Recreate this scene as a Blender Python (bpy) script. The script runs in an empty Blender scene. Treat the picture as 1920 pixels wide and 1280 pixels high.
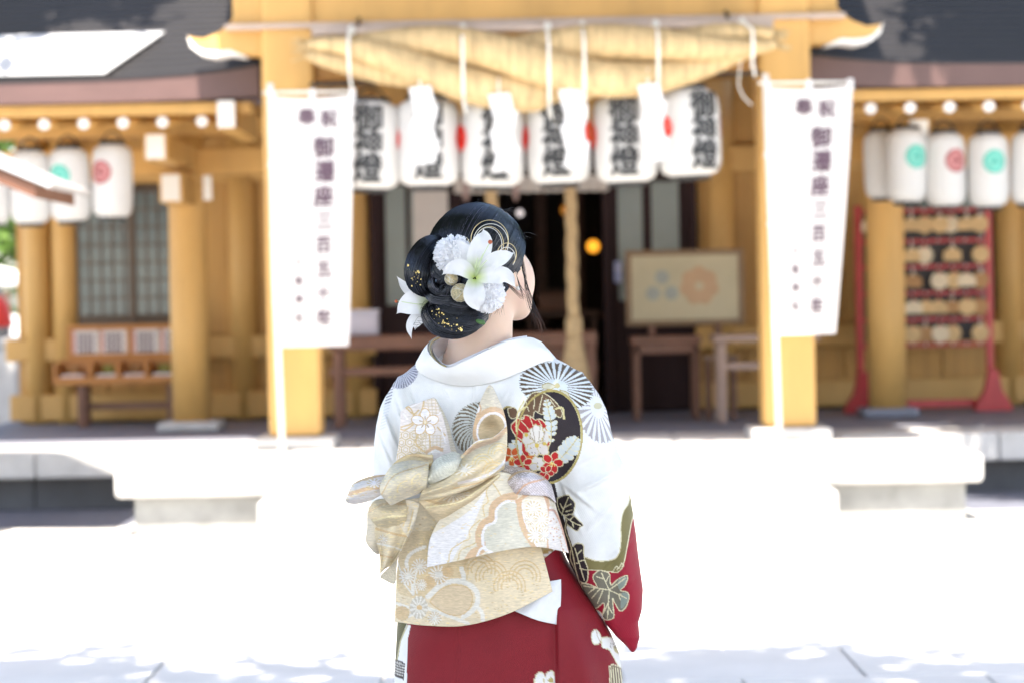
import bpy, bmesh, math, random
import numpy as np
from mathutils import Vector, Matrix, noise

random.seed(7)
rng = np.random.default_rng(7)
SC = bpy.context.scene
COL = SC.collection
R_ = math.radians

# ------------------------------------------------------------------ camera
CAM_H = 1.38
LENS, SENSOR = 85.0, 36.0
PITCH = math.atan(84 / 4533.3)          # a touch downwards
ROLL = R_(1.1)                          # the photographer held it slightly tilted
fwd = Vector((0, math.cos(PITCH), -math.sin(PITCH)))
up0 = Vector((0, math.sin(PITCH), math.cos(PITCH)))
rt0 = Vector((1, 0, 0))
up = up0 * math.cos(ROLL) + rt0 * math.sin(ROLL)
rt = rt0 * math.cos(ROLL) - up0 * math.sin(ROLL)
cam = bpy.data.cameras.new('camera')
camo = bpy.data.objects.new('camera', cam)
COL.objects.link(camo)
M = Matrix((rt, up, -fwd)).transposed().to_4x4()
M.translation = (0, 0, CAM_H)
camo.matrix_world = M
cam.lens, cam.sensor_width = LENS, SENSOR
cam.clip_start, cam.clip_end = 0.1, 600
cam.dof.use_dof = True
cam.dof.focus_distance = 4.50
cam.dof.aperture_fstop = 4.0
cam.dof.aperture_blades = 9
SC.camera = camo

# ------------------------------------------------------------------ light
SUN_EL, SUN_AZ = R_(64), R_(-9)         # high sun, behind the camera, a little to its left
sun_dir = Vector((math.sin(SUN_AZ) * math.cos(SUN_EL), -math.cos(SUN_AZ) * math.cos(SUN_EL), math.sin(SUN_EL)))
w = bpy.data.worlds.new('World'); SC.world = w; w.use_nodes = True
wt = w.node_tree; wt.nodes.clear()
sky = wt.nodes.new('ShaderNodeTexSky'); sky.sky_type = 'NISHITA'; sky.sun_disc = False
sky.sun_elevation = SUN_EL
sky.sun_rotation = math.pi - SUN_AZ
sky.altitude = 100; sky.air_density = 1.0; sky.dust_density = 2.2; sky.ozone_density = 1.0
bg = wt.nodes.new('ShaderNodeBackground'); bg.inputs[1].default_value = 0.15
wo = wt.nodes.new('ShaderNodeOutputWorld')
wt.links.new(sky.outputs[0], bg.inputs[0]); wt.links.new(bg.outputs[0], wo.inputs[0])
sl = bpy.data.lights.new('sun', 'SUN'); sl.energy = 4.6; sl.angle = R_(0.53); sl.color = (1.0, 0.95, 0.88)
so = bpy.data.objects.new('sun', sl); COL.objects.link(so)
so.rotation_euler = sun_dir.to_track_quat('Z', 'Y').to_euler()
so.location = (0, -5, 20)

SC.view_settings.view_transform = 'Standard'
SC.view_settings.look = 'None'
SC.view_settings.gamma = 1.0
SC.view_settings.use_curve_mapping = False
SC.view_settings.exposure = 1.85
SC.view_settings.use_white_balance = True
SC.view_settings.white_balance_temperature = 7000
SC.view_settings.white_balance_tint = 10
SC.render.engine = 'CYCLES'
SC.cycles.use_denoising = True
SC.cycles.max_bounces = 10
SC.cycles.diffuse_bounces = 6
SC.cycles.sample_clamp_indirect = 8
SC.cycles.caustics_reflective = False
SC.cycles.caustics_refractive = False

# ------------------------------------------------------------------ helpers
def tag(o, label=None, cat=None, group=None, kind=None):
    if label: o['label'] = label
    if cat: o['category'] = cat
    if group: o['group'] = group
    if kind: o['kind'] = kind
    return o

def thing(name, label, cat, loc=(0, 0, 0), group=None):
    o = bpy.data.objects.new(name, None); COL.objects.link(o)
    o.location = loc; o.empty_display_size = 0.2
    return tag(o, label, cat, group)

def link(name, me, mat=None, parent=None, smooth=False):
    if mat is not None and not me.materials:
        me.materials.append(mat)
    if smooth:
        me.polygons.foreach_set('use_smooth', [True] * len(me.polygons))
    o = bpy.data.objects.new(name, me); COL.objects.link(o)
    if parent is not None:
        o.parent = parent
        pm = world_loc(parent)
        o.location = (-pm[0], -pm[1], -pm[2])
    return o

def world_loc(o):
    v = Vector(o.location)
    while o.parent is not None:
        o = o.parent; v = v + Vector(o.location)
    return v

def mesh(name, v, f, mat=None, parent=None, smooth=False):
    me = bpy.data.meshes.new(name)
    me.from_pydata([tuple(p) for p in v], [], f)
    me.update()
    return link(name, me, mat, parent, smooth)

def copy_obj(o, name, delta=(0, 0, 0), parent=None):
    c = o.copy(); c.name = name; COL.objects.link(c)
    if parent is not None: c.parent = parent
    c.location = Vector(o.location) + Vector(delta)
    for k in list(c.keys()): del c[k]
    return c

def box_bm(bm, x0, x1, y0, y1, z0, z1, bev=0.0, seg=2):
    r = bmesh.ops.create_cube(bm, size=1.0)
    vs = r['verts']
    for v in vs:
        v.co = ((x0 + x1) / 2 + v.co.x * (x1 - x0), (y0 + y1) / 2 + v.co.y * (y1 - y0), (z0 + z1) / 2 + v.co.z * (z1 - z0))
    if bev > 0:
        es = list({e for v in vs for e in v.link_edges})
        bmesh.ops.bevel(bm, geom=es, offset=bev, segments=seg, profile=0.5, affect='EDGES')

def bm_obj(name, bm, mat, parent=None, smooth=False):
    me = bpy.data.meshes.new(name)
    bmesh.ops.recalc_face_normals(bm, faces=bm.faces)
    bm.to_mesh(me); bm.free()
    return link(name, me, mat, parent, smooth)

def box(name, x0, x1, y0, y1, z0, z1, mat, parent=None, bev=0.008, seg=2):
    bm = bmesh.new(); box_bm(bm, x0, x1, y0, y1, z0, z1, bev, seg)
    return bm_obj(name, bm, mat, parent)

def tube_data(path, rad, n=10, cap=True):
    """sweep: path list of Vector, rad float or list"""
    P = [Vector(p) for p in path]; m = len(P)
    if not hasattr(rad, '__len__'): rad = [rad] * m
    V, Fc = [], []
    t0 = (P[1] - P[0]).normalized()
    a = Vector((0, 0, 1)) if abs(t0.z) < 0.9 else Vector((1, 0, 0))
    nrm = (a - t0 * a.dot(t0)).normalized()
    for i in range(m):
        t = (P[min(i + 1, m - 1)] - P[max(i - 1, 0)])
        if t.length < 1e-9: t = t0
        t.normalize()
        nrm = (nrm - t * nrm.dot(t))
        if nrm.length < 1e-6: nrm = t.orthogonal()
        nrm.normalize(); b = t.cross(nrm)
        for k in range(n):
            c, s = math.cos(2 * math.pi * k / n), math.sin(2 * math.pi * k / n)
            V.append(P[i] + (nrm * c + b * s) * rad[i])
    for i in range(m - 1):
        for k in range(n):
            k2 = (k + 1) % n
            Fc.append((i * n + k, i * n + k2, (i + 1) * n + k2, (i + 1) * n + k))
    if cap:
        Fc.append(tuple(reversed(range(n)))); Fc.append(tuple((m - 1) * n + k for k in range(n)))
    return V, Fc

def tube(name, path, rad, mat, parent=None, n=10, smooth=True):
    v, f = tube_data(path, rad, n)
    return mesh(name, v, f, mat, parent, smooth)

def lathe_data(prof, n=28, c=(0, 0, 0)):
    V, Fc = [], []
    for (r, z) in prof:
        for k in range(n):
            a = 2 * math.pi * k / n
            V.append((c[0] + r * math.cos(a), c[1] + r * math.sin(a), c[2] + z))
    m = len(prof)
    for i in range(m - 1):
        for k in range(n):
            k2 = (k + 1) % n
            Fc.append((i * n + k, i * n + k2, (i + 1) * n + k2, (i + 1) * n + k))
    Fc.append(tuple(reversed(range(n)))); Fc.append(tuple((m - 1) * n + k for k in range(n)))
    return V, Fc

def lathe(name, prof, mat, parent=None, n=28, c=(0, 0, 0), smooth=True):
    v, f = lathe_data(prof, n, c)
    return mesh(name, v, f, mat, parent, smooth)

def prism(name, pts, y0, y1, mat, parent=None, bev=0.0):
    """outline in x,z extruded from y0 to y1"""
    n = len(pts)
    bm = bmesh.new()
    a = [bm.verts.new((x, y0, z)) for x, z in pts]
    b = [bm.verts.new((x, y1, z)) for x, z in pts]
    bm.faces.new(a); bm.faces.new(list(reversed(b)))
    for i in range(n):
        j = (i + 1) % n
        bm.faces.new((a[j], a[i], b[i], b[j]))
    if bev: bmesh.ops.bevel(bm, geom=list(bm.edges), offset=bev, segments=1, affect='EDGES')
    return bm_obj(name, bm, mat, parent)

def glyph(body, size, bold=0.02):
    """flat lettering as a mesh: (verts, faces) centred on the origin in x/y"""
    c = bpy.data.curves.new('glyph', 'FONT'); c.body = body; c.size = size
    c.align_x = 'CENTER'; c.align_y = 'CENTER'; c.resolution_u = 2; c.offset = 0.0
    o = bpy.data.objects.new('glyph', c); COL.objects.link(o)
    me = o.to_mesh()
    V = np.array([v.co[:] for v in me.vertices]); Fc = [tuple(p.vertices) for p in me.polygons]
    o.to_mesh_clear(); bpy.data.objects.remove(o); bpy.data.curves.remove(c)
    lo, hi = V[:, :2].min(0), V[:, :2].max(0)
    V[:, :2] -= (lo + hi) / 2
    W, E = [], []                                     # brush-heavy strokes: shifted layers, each a hair in front of the last
    sh = [(x * bold * size, y * bold * size) for x in (-1, 0, 1) for y in (-1, 0, 1)]
    for k, (ox, oy) in enumerate(sh):
        W.append(V + np.array([ox, oy, k * 0.0004])); E += [tuple(i + k * len(V) for i in q) for q in Fc]
    return np.concatenate(W), E

# ------------------------------------------------------------------ materials
def mat(name, col, rough=0.6, metal=0.0, var=0.12, scale=6.0, bump=0.0, bscale=40.0, sheen=0.0, coat=0.0,
        stretch=(1, 1, 1), spec=0.5, trans=0.0, attr=None, emit=None, emit_s=0.0, col2=None, sss=0.0):
    m = bpy.data.materials.new(name); m.use_nodes = True
    nt = m.node_tree; b = nt.nodes['Principled BSDF']; L = nt.links
    b.inputs['Roughness'].default_value = rough
    b.inputs['Metallic'].default_value = metal
    b.inputs['Specular IOR Level'].default_value = spec
    if sheen: b.inputs['Sheen Weight'].default_value = sheen
    if coat: b.inputs['Coat Weight'].default_value = coat
    if sss:
        b.inputs['Subsurface Weight'].default_value = sss
        b.inputs['Subsurface Radius'].default_value = (0.02, 0.008, 0.004)
        b.inputs['Subsurface Scale'].default_value = 1.0
    tc = nt.nodes.new('ShaderNodeTexCoord'); mp = nt.nodes.new('ShaderNodeMapping')
    mp.inputs['Scale'].default_value = stretch
    L.new(tc.outputs['Object'], mp.inputs[0])
    nz = nt.nodes.new('ShaderNodeTexNoise'); nz.inputs['Scale'].default_value = scale
    nz.inputs['Detail'].default_value = 6; nz.inputs['Roughness'].default_value = 0.6
    L.new(mp.outputs[0], nz.inputs['Vector'])
    mr = nt.nodes.new('ShaderNodeMapRange'); mr.inputs[1].default_value = 0.25; mr.inputs[2].default_value = 0.75
    L.new(nz.outputs[0], mr.inputs[0])
    if col2 is not None:
        mx = nt.nodes.new('ShaderNodeMix'); mx.data_type = 'RGBA'
        mx.inputs[6].default_value = (*col, 1); mx.inputs[7].default_value = (*col2, 1)
        L.new(mr.outputs[0], mx.inputs[0]); out = mx.outputs[2]
    else:
        mr.inputs[3].default_value = 1 - var; mr.inputs[4].default_value = 1 + var
        mx = nt.nodes.new('ShaderNodeMix'); mx.data_type = 'RGBA'; mx.blend_type = 'MULTIPLY'
        mx.inputs[0].default_value = 1.0
        if attr:
            at_ = nt.nodes.new('ShaderNodeAttribute'); at_.attribute_name = attr
            L.new(at_.outputs['Color'], mx.inputs[6])
        else:
            mx.inputs[6].default_value = (*col, 1)
        L.new(mr.outputs[0], mx.inputs[7]); out = mx.outputs[2]
    L.new(out, b.inputs['Base Color'])
    if bump:
        n2 = nt.nodes.new('ShaderNodeTexNoise'); n2.inputs['Scale'].default_value = bscale; n2.inputs['Detail'].default_value = 4
        L.new(mp.outputs[0], n2.inputs['Vector'])
        bp = nt.nodes.new('ShaderNodeBump'); bp.inputs['Strength'].default_value = bump; bp.inputs['Distance'].default_value = 0.01
        L.new(n2.outputs[0], bp.inputs['Height']); L.new(bp.outputs[0], b.inputs['Normal'])
    if emit:
        b.inputs['Emission Color'].default_value = (*emit, 1); b.inputs['Emission Strength'].default_value = emit_s
    if trans:
        tr = nt.nodes.new('ShaderNodeBsdfTranslucent'); ms = nt.nodes.new('ShaderNodeMixShader')
        ms.inputs[0].default_value = trans
        L.new(out, tr.inputs[0]); L.new(b.outputs[0], ms.inputs[1]); L.new(tr.outputs[0], ms.inputs[2])
        L.new(ms.outputs[0], nt.nodes['Material Output'].inputs[0])
    return m

OCH = mat('ochre_paint', (0.61, 0.36, 0.115), 0.55, var=0.18, scale=3, bump=0.15, bscale=60, stretch=(1, 1, 0.2))
OCH2 = mat('ochre_board', (0.52, 0.295, 0.09), 0.6, var=0.22, scale=4, bump=0.2, bscale=50, stretch=(6, 1, 0.25))
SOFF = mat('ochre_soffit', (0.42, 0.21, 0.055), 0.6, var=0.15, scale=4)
DARK = mat('dark_wood', (0.036, 0.020, 0.021), 0.7, var=0.2, scale=5, stretch=(4, 1, 0.3), spec=0.15)
BROWN = mat('brown_wood', (0.17, 0.075, 0.045), 0.5, var=0.25, scale=6, stretch=(1, 1, 5))
FASC = mat('eave_copper', (0.11, 0.062, 0.058), 0.5, var=0.15, scale=3)
ROOFM = mat('roof_copper', (0.016, 0.0145, 0.016), 0.45, metal=0.15, var=0.25, scale=2.5)
PALE_SHEET = mat('zinc_and_sun_patch', (0.55, 0.56, 0.58), 0.35, metal=0.3, var=0.08)  # zinc on the pavilion; on the hall roof it stands for sunlight
WHITEP = mat('white_paint', (0.80, 0.79, 0.77), 0.6, var=0.05)
STONE = mat('granite', (0.50, 0.49, 0.48), 0.75, var=0.18, scale=5, bump=0.25, bscale=80)
STONE2 = mat('granite_floor', (0.20, 0.21, 0.26), 0.6, var=0.15, scale=3, bump=0.15, bscale=60)
STONE3 = mat('granite_base', (0.13, 0.13, 0.14), 0.8, var=0.2, scale=4, bump=0.3, bscale=60)
GROUND = mat('pale_gravel', (0.56, 0.55, 0.535), 0.85, var=0.12, scale=1.6, bump=0.4, bscale=90)
SHADE_BED = mat('apron_shade', (0.12, 0.13, 0.17), 0.9, var=0.3, scale=20, bump=0.5, bscale=60)  # dark tone carries the shade beside the platform
RISER = mat('shaded_granite', (0.27, 0.27, 0.26), 0.85, var=0.25, scale=6, bump=0.3)  # darker than the slabs, for the shade under their overhang
PAVE = mat('pale_paving', (0.58, 0.57, 0.55), 0.8, var=0.1, scale=2, bump=0.25, bscale=60)
PAPER = mat('lantern_paper', (0.80, 0.80, 0.79), 0.7, var=0.03, trans=0.35)
INK = mat('black_ink', (0.025, 0.027, 0.03), 0.6, var=0.2)
INKV = mat('banner_ink', (0.10, 0.06, 0.09), 0.7, var=0.2)
REDP = mat('red_print', (0.75, 0.05, 0.035), 0.6, var=0.1)
DRED = mat('maroon_print', (0.19, 0.022, 0.022), 0.6, var=0.1)
TEAL = mat('teal_print', (0.035, 0.32, 0.25), 0.6, var=0.1)
CLOTH = mat('banner_cloth', (0.82, 0.82, 0.83), 0.8, var=0.02, trans=0.3)
STRAW = mat('straw', (0.53, 0.385, 0.20), 0.75, var=0.42, scale=14, stretch=(2.4, 1, 0.2), bump=0.6, bscale=40)
CORD = mat('white_cord', (0.80, 0.79, 0.74), 0.8, var=0.08)
SHIDE = mat('white_paper', (0.84, 0.84, 0.84), 0.7, var=0.02, trans=0.25)
BAMBOO = mat('bamboo_bar', (0.50, 0.40, 0.34), 0.5, var=0.15)
REDW = mat('red_lacquer', (0.50, 0.045, 0.05), 0.4, var=0.15, scale=8)
EMAW = mat('plaque_wood', (0.62, 0.42, 0.20), 0.6, var=0.2, scale=9)
EMAW2 = mat('plaque_wood_pale', (0.72, 0.60, 0.42), 0.6, var=0.15, scale=9)
EMAW3 = mat('plaque_wood_dark', (0.42, 0.22, 0.08), 0.6, var=0.2, scale=9)
GLASSM = mat('frosted_pane', (0.22, 0.26, 0.25), 0.25, var=0.12, scale=2, spec=0.6)
PANE2 = mat('window_pane', (0.16, 0.20, 0.20), 0.18, var=0.2, scale=3, spec=0.6)
LATT = mat('lattice_wood', (0.12, 0.085, 0.06), 0.6, var=0.2)
POST = mat('notice_paper', (0.62, 0.58, 0.55), 0.8, var=0.05)
BLACKM = mat('black_metal', (0.02, 0.02, 0.022), 0.45)
BOARD = mat('display_silk', (0.46, 0.40, 0.27), 0.7, var=0.12, scale=3)
HEMP = mat('bell_rope_hemp', (0.50, 0.36, 0.20), 0.8, var=0.25, scale=20, stretch=(1, 1, 3), bump=0.4)
# ================================================================== ground
A = 0.18                                  # axis of the shrine front
def sheet(name, x0, x1, y0, y1, z, m, parent=None):
    return mesh(name, [(x0, y0, z), (x1, y0, z), (x1, y1, z), (x0, y1, z)], [(0, 1, 2, 3)], m, parent)
tag(sheet('ground', -250, 250, -250, 350, 0.0, GROUND), 'pale sunlit gravel ground of the shrine court', 'ground', kind='structure')

path = thing('stone_path', 'pale stone paved path leading to the shrine steps', 'path', (0.15, 8, 0)); path['kind'] = 'structure'
slab0 = None
for r in range(13):
    for c in range(5):
        sx, sy = 0.15 + (c - 2) * 0.86 + (0.21 if r % 2 else -0.21), 3.2 + r * 0.71
        if slab0 is None:
            bm = bmesh.new(); box_bm(bm, -0.424, 0.424, -0.349, 0.349, 0.0, 0.016, 0.004, 1)
            slab0 = bm_obj('paving_slab', bm, PAVE, path)
            slab0.location = (sx - 0.15, sy - 8, 0)
        else:
            s = copy_obj(slab0, 'paving_slab'); s.location = (sx - 0.15, sy - 8, random.uniform(-0.002, 0.002))

apron = thing('forecourt_pavement', 'raised pale stone apron in front of the shrine platform', 'pavement', (A, 12.6, 0)); apron['kind'] = 'structure'
box('paving_bed', -9, 9, 12.85, 15.6, -0.05, 0.092, PAVE, apron, 0)
for k in range(20):
    x0 = -9 + k * 0.9
    box('kerb_stone', x0 + 0.004, x0 + 0.896, 12.55 + (0.0 if x0 > -2.6 else -0.05), 12.846, -0.05, 0.10, PAVE, apron, 0.012)

plat = thing('stone_platform', 'grey granite platform carrying the shrine hall', 'platform', (A, 15, 0)); plat['kind'] = 'structure'
box('platform_core', -3.95, 7.0, 15.28, 26, 0.0, 0.30, STONE3, plat, 0)
sheet('floor', -3.97, 7.0, 15.70, 26, 0.474, STONE2, plat)
for k in range(11):
    x0 = -3.98 + k * 1.0
    box('edge_slab', x0 + 0.003, x0 + 0.997, 15.02, 15.72, 0.305, 0.478, STONE, plat, 0.015)
for k in range(12):
    x0 = -3.95 + k * 0.92
    box('base_stone', x0 + 0.003, x0 + 0.915, 15.245, 15.279, 0.09, 0.304, STONE3, plat, 0.008)

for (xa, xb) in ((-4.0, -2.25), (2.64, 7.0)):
    box('shade_strip', xa, xb, 14.0, 15.24, 0.05, 0.097, SHADE_BED, apron, 0.002, 1)  # dark strips put in where the apron lies in shade
steps = thing('stone_steps', 'broad white granite steps up to the shrine porch', 'steps', (A, 13.3, 0)); steps['kind'] = 'structure'
for k in range(3):
    x0 = -2.21 + k * 1.6
    box('step_slab', x0 + 0.002, x0 + 1.598, 13.30, 15.015, 0.31, 0.468, STONE, steps, 0.03, 3)
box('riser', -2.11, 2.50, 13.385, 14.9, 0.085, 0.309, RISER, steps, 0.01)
for k in range(2):
    x0 = -1.37 + k * 1.545
    box('step_slab', x0 + 0.002, x0 + 1.543, 12.80, 13.455, 0.094, 0.325, STONE, steps, 0.03, 3)

# ================================================================== shrine hall
hall = thing('shrine_building', 'ochre timber shrine hall with dark copper roof and open porch', 'shrine', (A, 16, 0.47))
# --- porch pillars (square, chamfered) on stone bases
for sx in (-1, 1):
    cx = A + sx * 1.525
    box('porch_pillar', cx - 0.16, cx + 0.16, 14.86, 15.18, 0.545, 3.35, OCH, hall, 0.028, 2)
    box('pillar_base', cx - 0.245, cx + 0.245, 14.775, 15.265, 0.470, 0.545, STONE, hall, 0.02, 2)
# --- round columns of the wings
for cx in (-2.29, 2.665, -5.2, 5.6):
    if cx < -4: continue
    lathe('round_column', [(0.135, 0.545), (0.137, 1.3), (0.132, 2.25), (0.128, 2.62)], OCH, hall, 24, (cx, 17.2, 0))
    if cx < 0:
        box('column_base', cx - 0.22, cx + 0.22, 16.98, 17.42, 0.475, 0.545, STONE, hall, 0.03, 3)
    else:
        box('column_base', cx - 0.2, cx + 0.2, 17.0, 17.4, 0.475, 0.545, STONE2, hall, 0.03, 3)
# --- porch tie beams, with carved noses
box('tie_beam', -1.68, 2.04, 14.90, 15.14, 3.08, 3.36, OCH, hall, 0.015)
box('beam_ledge', -1.72, 2.08, 14.82, 15.20, 3.045, 3.078, BAMBOO, hall, 0.006)
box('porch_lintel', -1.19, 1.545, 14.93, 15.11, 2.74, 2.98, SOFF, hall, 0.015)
nose = [(0.0, 0.0), (0.12, 0.005), (0.20, 0.012), (0.30, 0.0), (0.38, 0.02), (0.435, 0.065), (0.455, 0.125),
        (0.415, 0.112), (0.36, 0.10), (0.27, 0.135), (0.20, 0.19), (0.17, 0.25), (0.14, 0.29), (0.0, 0.30)]
for sx in (-1, 1):
    bx = A + sx * 1.682
    o = prism('beam_nose', [(bx + sx * x, 2.895 + z) for x, z in (nose if sx > 0 else nose[::-1])], 14.92, 15.12, OCH, hall, 0.006)
    e = [(0.10, -0.006), (0.20, 0.008), (0.30, -0.006), (0.38, 0.012), (0.442, 0.06), (0.462, 0.13), (0.44, 0.10),
         (0.40, 0.055), (0.35, 0.035), (0.28, 0.03), (0.2, 0.035)]
    prism('nose_edge', [(bx + sx * x, 2.893 + z) for x, z in (e if sx > 0 else e[::-1])], 14.912, 15.128, WHITEP, o)
# --- porch roof (curved gable sheet over the porch, front edge well forward)
nx = 36; V = []; Fc = []
for i in range(nx + 1):
    t = -1 + 2 * i / nx
    x = A + t * 2.06
    z = 4.20 + 0.62 * (0.5 + 0.5 * math.cos(math.pi * t)) ** 1.2
    for (yy, dz) in ((12.95, 0), (12.95, 0.16), (18.2, 0.9), (18.2, 0.74)):
        V.append((x, yy, z + dz))
for i in range(nx):
    a, b = i * 4, (i + 1) * 4
    for k in range(4):
        Fc.append((a + k, b + k, b + (k + 1) % 4, a + (k + 1) % 4))
Fc += [(0, 1, 2, 3), tuple(nx * 4 + k for k in (3, 2, 1, 0))]
mesh('porch_roof', V, Fc, ROOFM, hall)
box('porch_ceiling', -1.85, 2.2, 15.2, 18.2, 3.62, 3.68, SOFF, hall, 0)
for k in range(8):
    x0 = A - 1.75 + k * 0.5
    box('porch_rafter', x0 - 0.04, x0 + 0.04, 13.15, 18.0, 4.02, 4.12, OCH, hall, 0.006)

# --- wing roofs: stepped copper courses, fascia, eave boards, rafters with white ends
def eave_lift(x, side):
    d = (-1.54 - x) if side < 0 else (x - 1.88)      # eave sweeps up towards the porch
    return 0.085 * math.exp(-max(d, 0) / 0.45)
def wing(side):
    xs = np.linspace(-4.6, -1.56, 20) if side < 0 else np.linspace(1.90, 7.4, 26)
    # fascia
    V, Fc = [], []
    for x in xs:
        l = eave_lift(x, side)
        for (yy, zz) in ((15.20, 2.645 + l * 0.3), (15.20, 2.775 + l), (15.42, 2.80 + l), (15.42, 2.645 + l * 0.3)):
            V.append((x, yy, zz))
    n = len(xs)
    for i in range(n - 1):
        a, b = i * 4, (i + 1) * 4
        for k in range(4): Fc.append((a + k, b + k, b + (k + 1) % 4, a + (k + 1) % 4))
    Fc += [(0, 1, 2, 3), tuple((n - 1) * 4 + k for k in (3, 2, 1, 0))]
    mesh('eave_fascia', V, Fc, FASC, hall)
    # courses
    for c in range(30):
        y0 = 15.205 + c * 0.066; z0 = 2.778 + c * 0.046
        V, Fc = [], []
        for x in xs:
            l = eave_lift(x, side) * max(0, 1 - c / 12)
            for (yy, zz) in ((y0 - 0.012, z0 - 0.004 + l), (y0 - 0.010, z0 + 0.020 + l), (y0 + 0.060, z0 + 0.050 + l), (y0 + 0.060, z0 + 0.030 + l)):
                V.append((x, yy, zz))
        for i in range(n - 1):
            a, b = i * 4, (i + 1) * 4
            for k in range(4): Fc.append((a + k, b + k, b + (k + 1) % 4, a + (k + 1) % 4))
        Fc += [(0, 1, 2, 3), tuple((n - 1) * 4 + k for k in (3, 2, 1, 0))]
        mesh('roof_course', V, Fc, ROOFM, hall)
    xa, xb = (-4.5, -1.62) if side < 0 else (1.96, 7.3)
    box('eave_board', xa, xb, 15.30, 15.46, 2.575, 2.643, OCH, hall, 0.006)
    box('eave_board', xa, xb, 15.47, 15.66, 2.60, 2.66, OCH, hall, 0.006)
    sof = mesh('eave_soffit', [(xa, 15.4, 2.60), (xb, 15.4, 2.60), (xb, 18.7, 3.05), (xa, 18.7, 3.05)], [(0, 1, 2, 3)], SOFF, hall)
    base = -3.19 if side < 0 else 2.30
    for k in range(-5 if side < 0 else 0, 6 if side < 0 else 20):
        x = base + 0.2505 * k
        v, f = tube_data([(x, 15.365, 2.527), (x, 17.6, 2.74)], 0.033, 10)
        rf = mesh('rafter', v, f, OCH, hall, True)
        v, f = lathe_data([(0.037, 0), (0.037, 0.02), (0.028, 0.026)], 12)
        v = [(x + p[0], 15.364 - p[2], 2.527 + p[1]) for p in v]
        mesh('rafter_cap', v, f, WHITEP, rf)
    # purlin and head beam over the round columns, wall-plate
    xa, xb = (-4.3, -1.70) if side < 0 else (2.06, 7.2)
    box('head_beam', xa, xb, 17.09, 17.31, 2.28, 2.47, OCH, hall, 0.012)
    box('purlin', xa, xb, 17.06, 17.34, 2.56, 2.68, OCH, hall, 0.012)
    cx = -2.29 if side < 0 else 2.665
    box('bracket_arm', cx - 0.08, cx + 0.08, 15.72, 17.3, 2.31, 2.48, OCH, hall, 0.01)
    box('bracket_cap', cx - 0.062, cx + 0.062, 15.70, 15.718, 2.315, 2.475, WHITEP, hall, 0.004)
    box('bracket_arm', cx - 0.08, cx + 0.08, 16.4, 17.3, 2.06, 2.26, OCH, hall, 0.01)
    box('bracket_cap', cx - 0.062, cx + 0.062, 16.38, 16.398, 2.07, 2.25, WHITEP, hall, 0.004)
    box('bracket_cap', cx + 0.19 * (1 if side < 0 else 0.8), cx + 0.25, 16.6, 16.62, 2.08, 2.25, WHITEP, hall, 0.004)
wing(-1); wing(1)
o = box('hip_rafter', -1.83, -1.71, 15.25, 16.6, 2.47, 2.65, OCH, hall, 0.008)
box('hip_cap', -1.825, -1.715, 15.225, 15.248, 2.475, 2.645, WHITEP, o, 0.004)
# pale sheet put in for the sunlit patch on the left roof slope
q = lambda x, t: (x, 15.205 + t * 1.98 - 0.012, 2.778 + t * 1.38 + 0.055)
mesh('roof_sun_patch', [q(-4.6, 0.0), q(-2.52, 0.0), q(-2.20, 0.215), q(-4.6, 0.205),
                    *[(a, b, c - 0.01) for a, b, c in (q(-4.6, 0.0), q(-2.52, 0.0), q(-2.20, 0.215), q(-4.6, 0.205))]],
     [(0, 1, 2, 3), (7, 6, 5, 4), (0, 4, 5, 1), (1, 5, 6, 2), (2, 6, 7, 3), (3, 7, 4, 0)], PALE_SHEET, hall)

# --- main wall at the back of the porch
YW = 18.6
def planks(xa, xb, z0, z1, n, m=OCH2, y=YW):
    wd = (xb - xa) / n
    for k in range(n):
        d = random.uniform(-0.004, 0.004)
        box('plank', xa + k * wd + 0.004, xa + (k + 1) * wd - 0.004, y + d, y + 0.04, z0, z1, m, hall, 0.005, 1)
box('wall_core', -3.80, -1.03, YW + 0.045, YW + 0.20, 0.48, 3.1, OCH2, hall, 0)
box('wall_core', 1.40, 7.2, YW + 0.045, YW + 0.20, 0.48, 3.1, OCH2, hall, 0)
box('wall_core', -1.02, 1.39, YW + 0.045, YW + 0.20, 2.30, 3.65, OCH2, hall, 0)
planks(-3.80, -3.42, 1.13, 2.5, 1); planks(-2.58, -1.10, 1.13, 2.5, 7); planks(1.46, 3.0, 1.13, 2.5, 7); planks(3.75, 5.2, 1.13, 2.5, 6)
planks(-3.80, -1.05, 0.64, 0.95, 8); planks(1.42, 5.2, 0.64, 0.95, 10)
planks(-1.02, 1.40, 2.55, 3.6, 10)
for (xa, xb) in ((-3.88, -1.04), (1.41, 5.4)):
    box('rail', xa, xb, YW - 0.10, YW - 0.005, 0.955, 1.125, OCH, hall, 0.012)
    box('sill_beam', xa + 0.03, xb, YW - 0.12, YW - 0.005, 0.50, 0.70, OCH, hall, 0.012)
    box('lintel', xa, xb, YW - 0.08, YW - 0.006, 2.30, 2.50, OCH, hall, 0.012)
for cx in (-3.64, -3.42, -2.06, -1.20, 1.62, 2.20, 3.82, 4.3):
    lathe('wall_post', [(0.105, 0.48), (0.105, 3.0)], OCH, hall, 20, (cx, YW - 0.02, 0))
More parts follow.
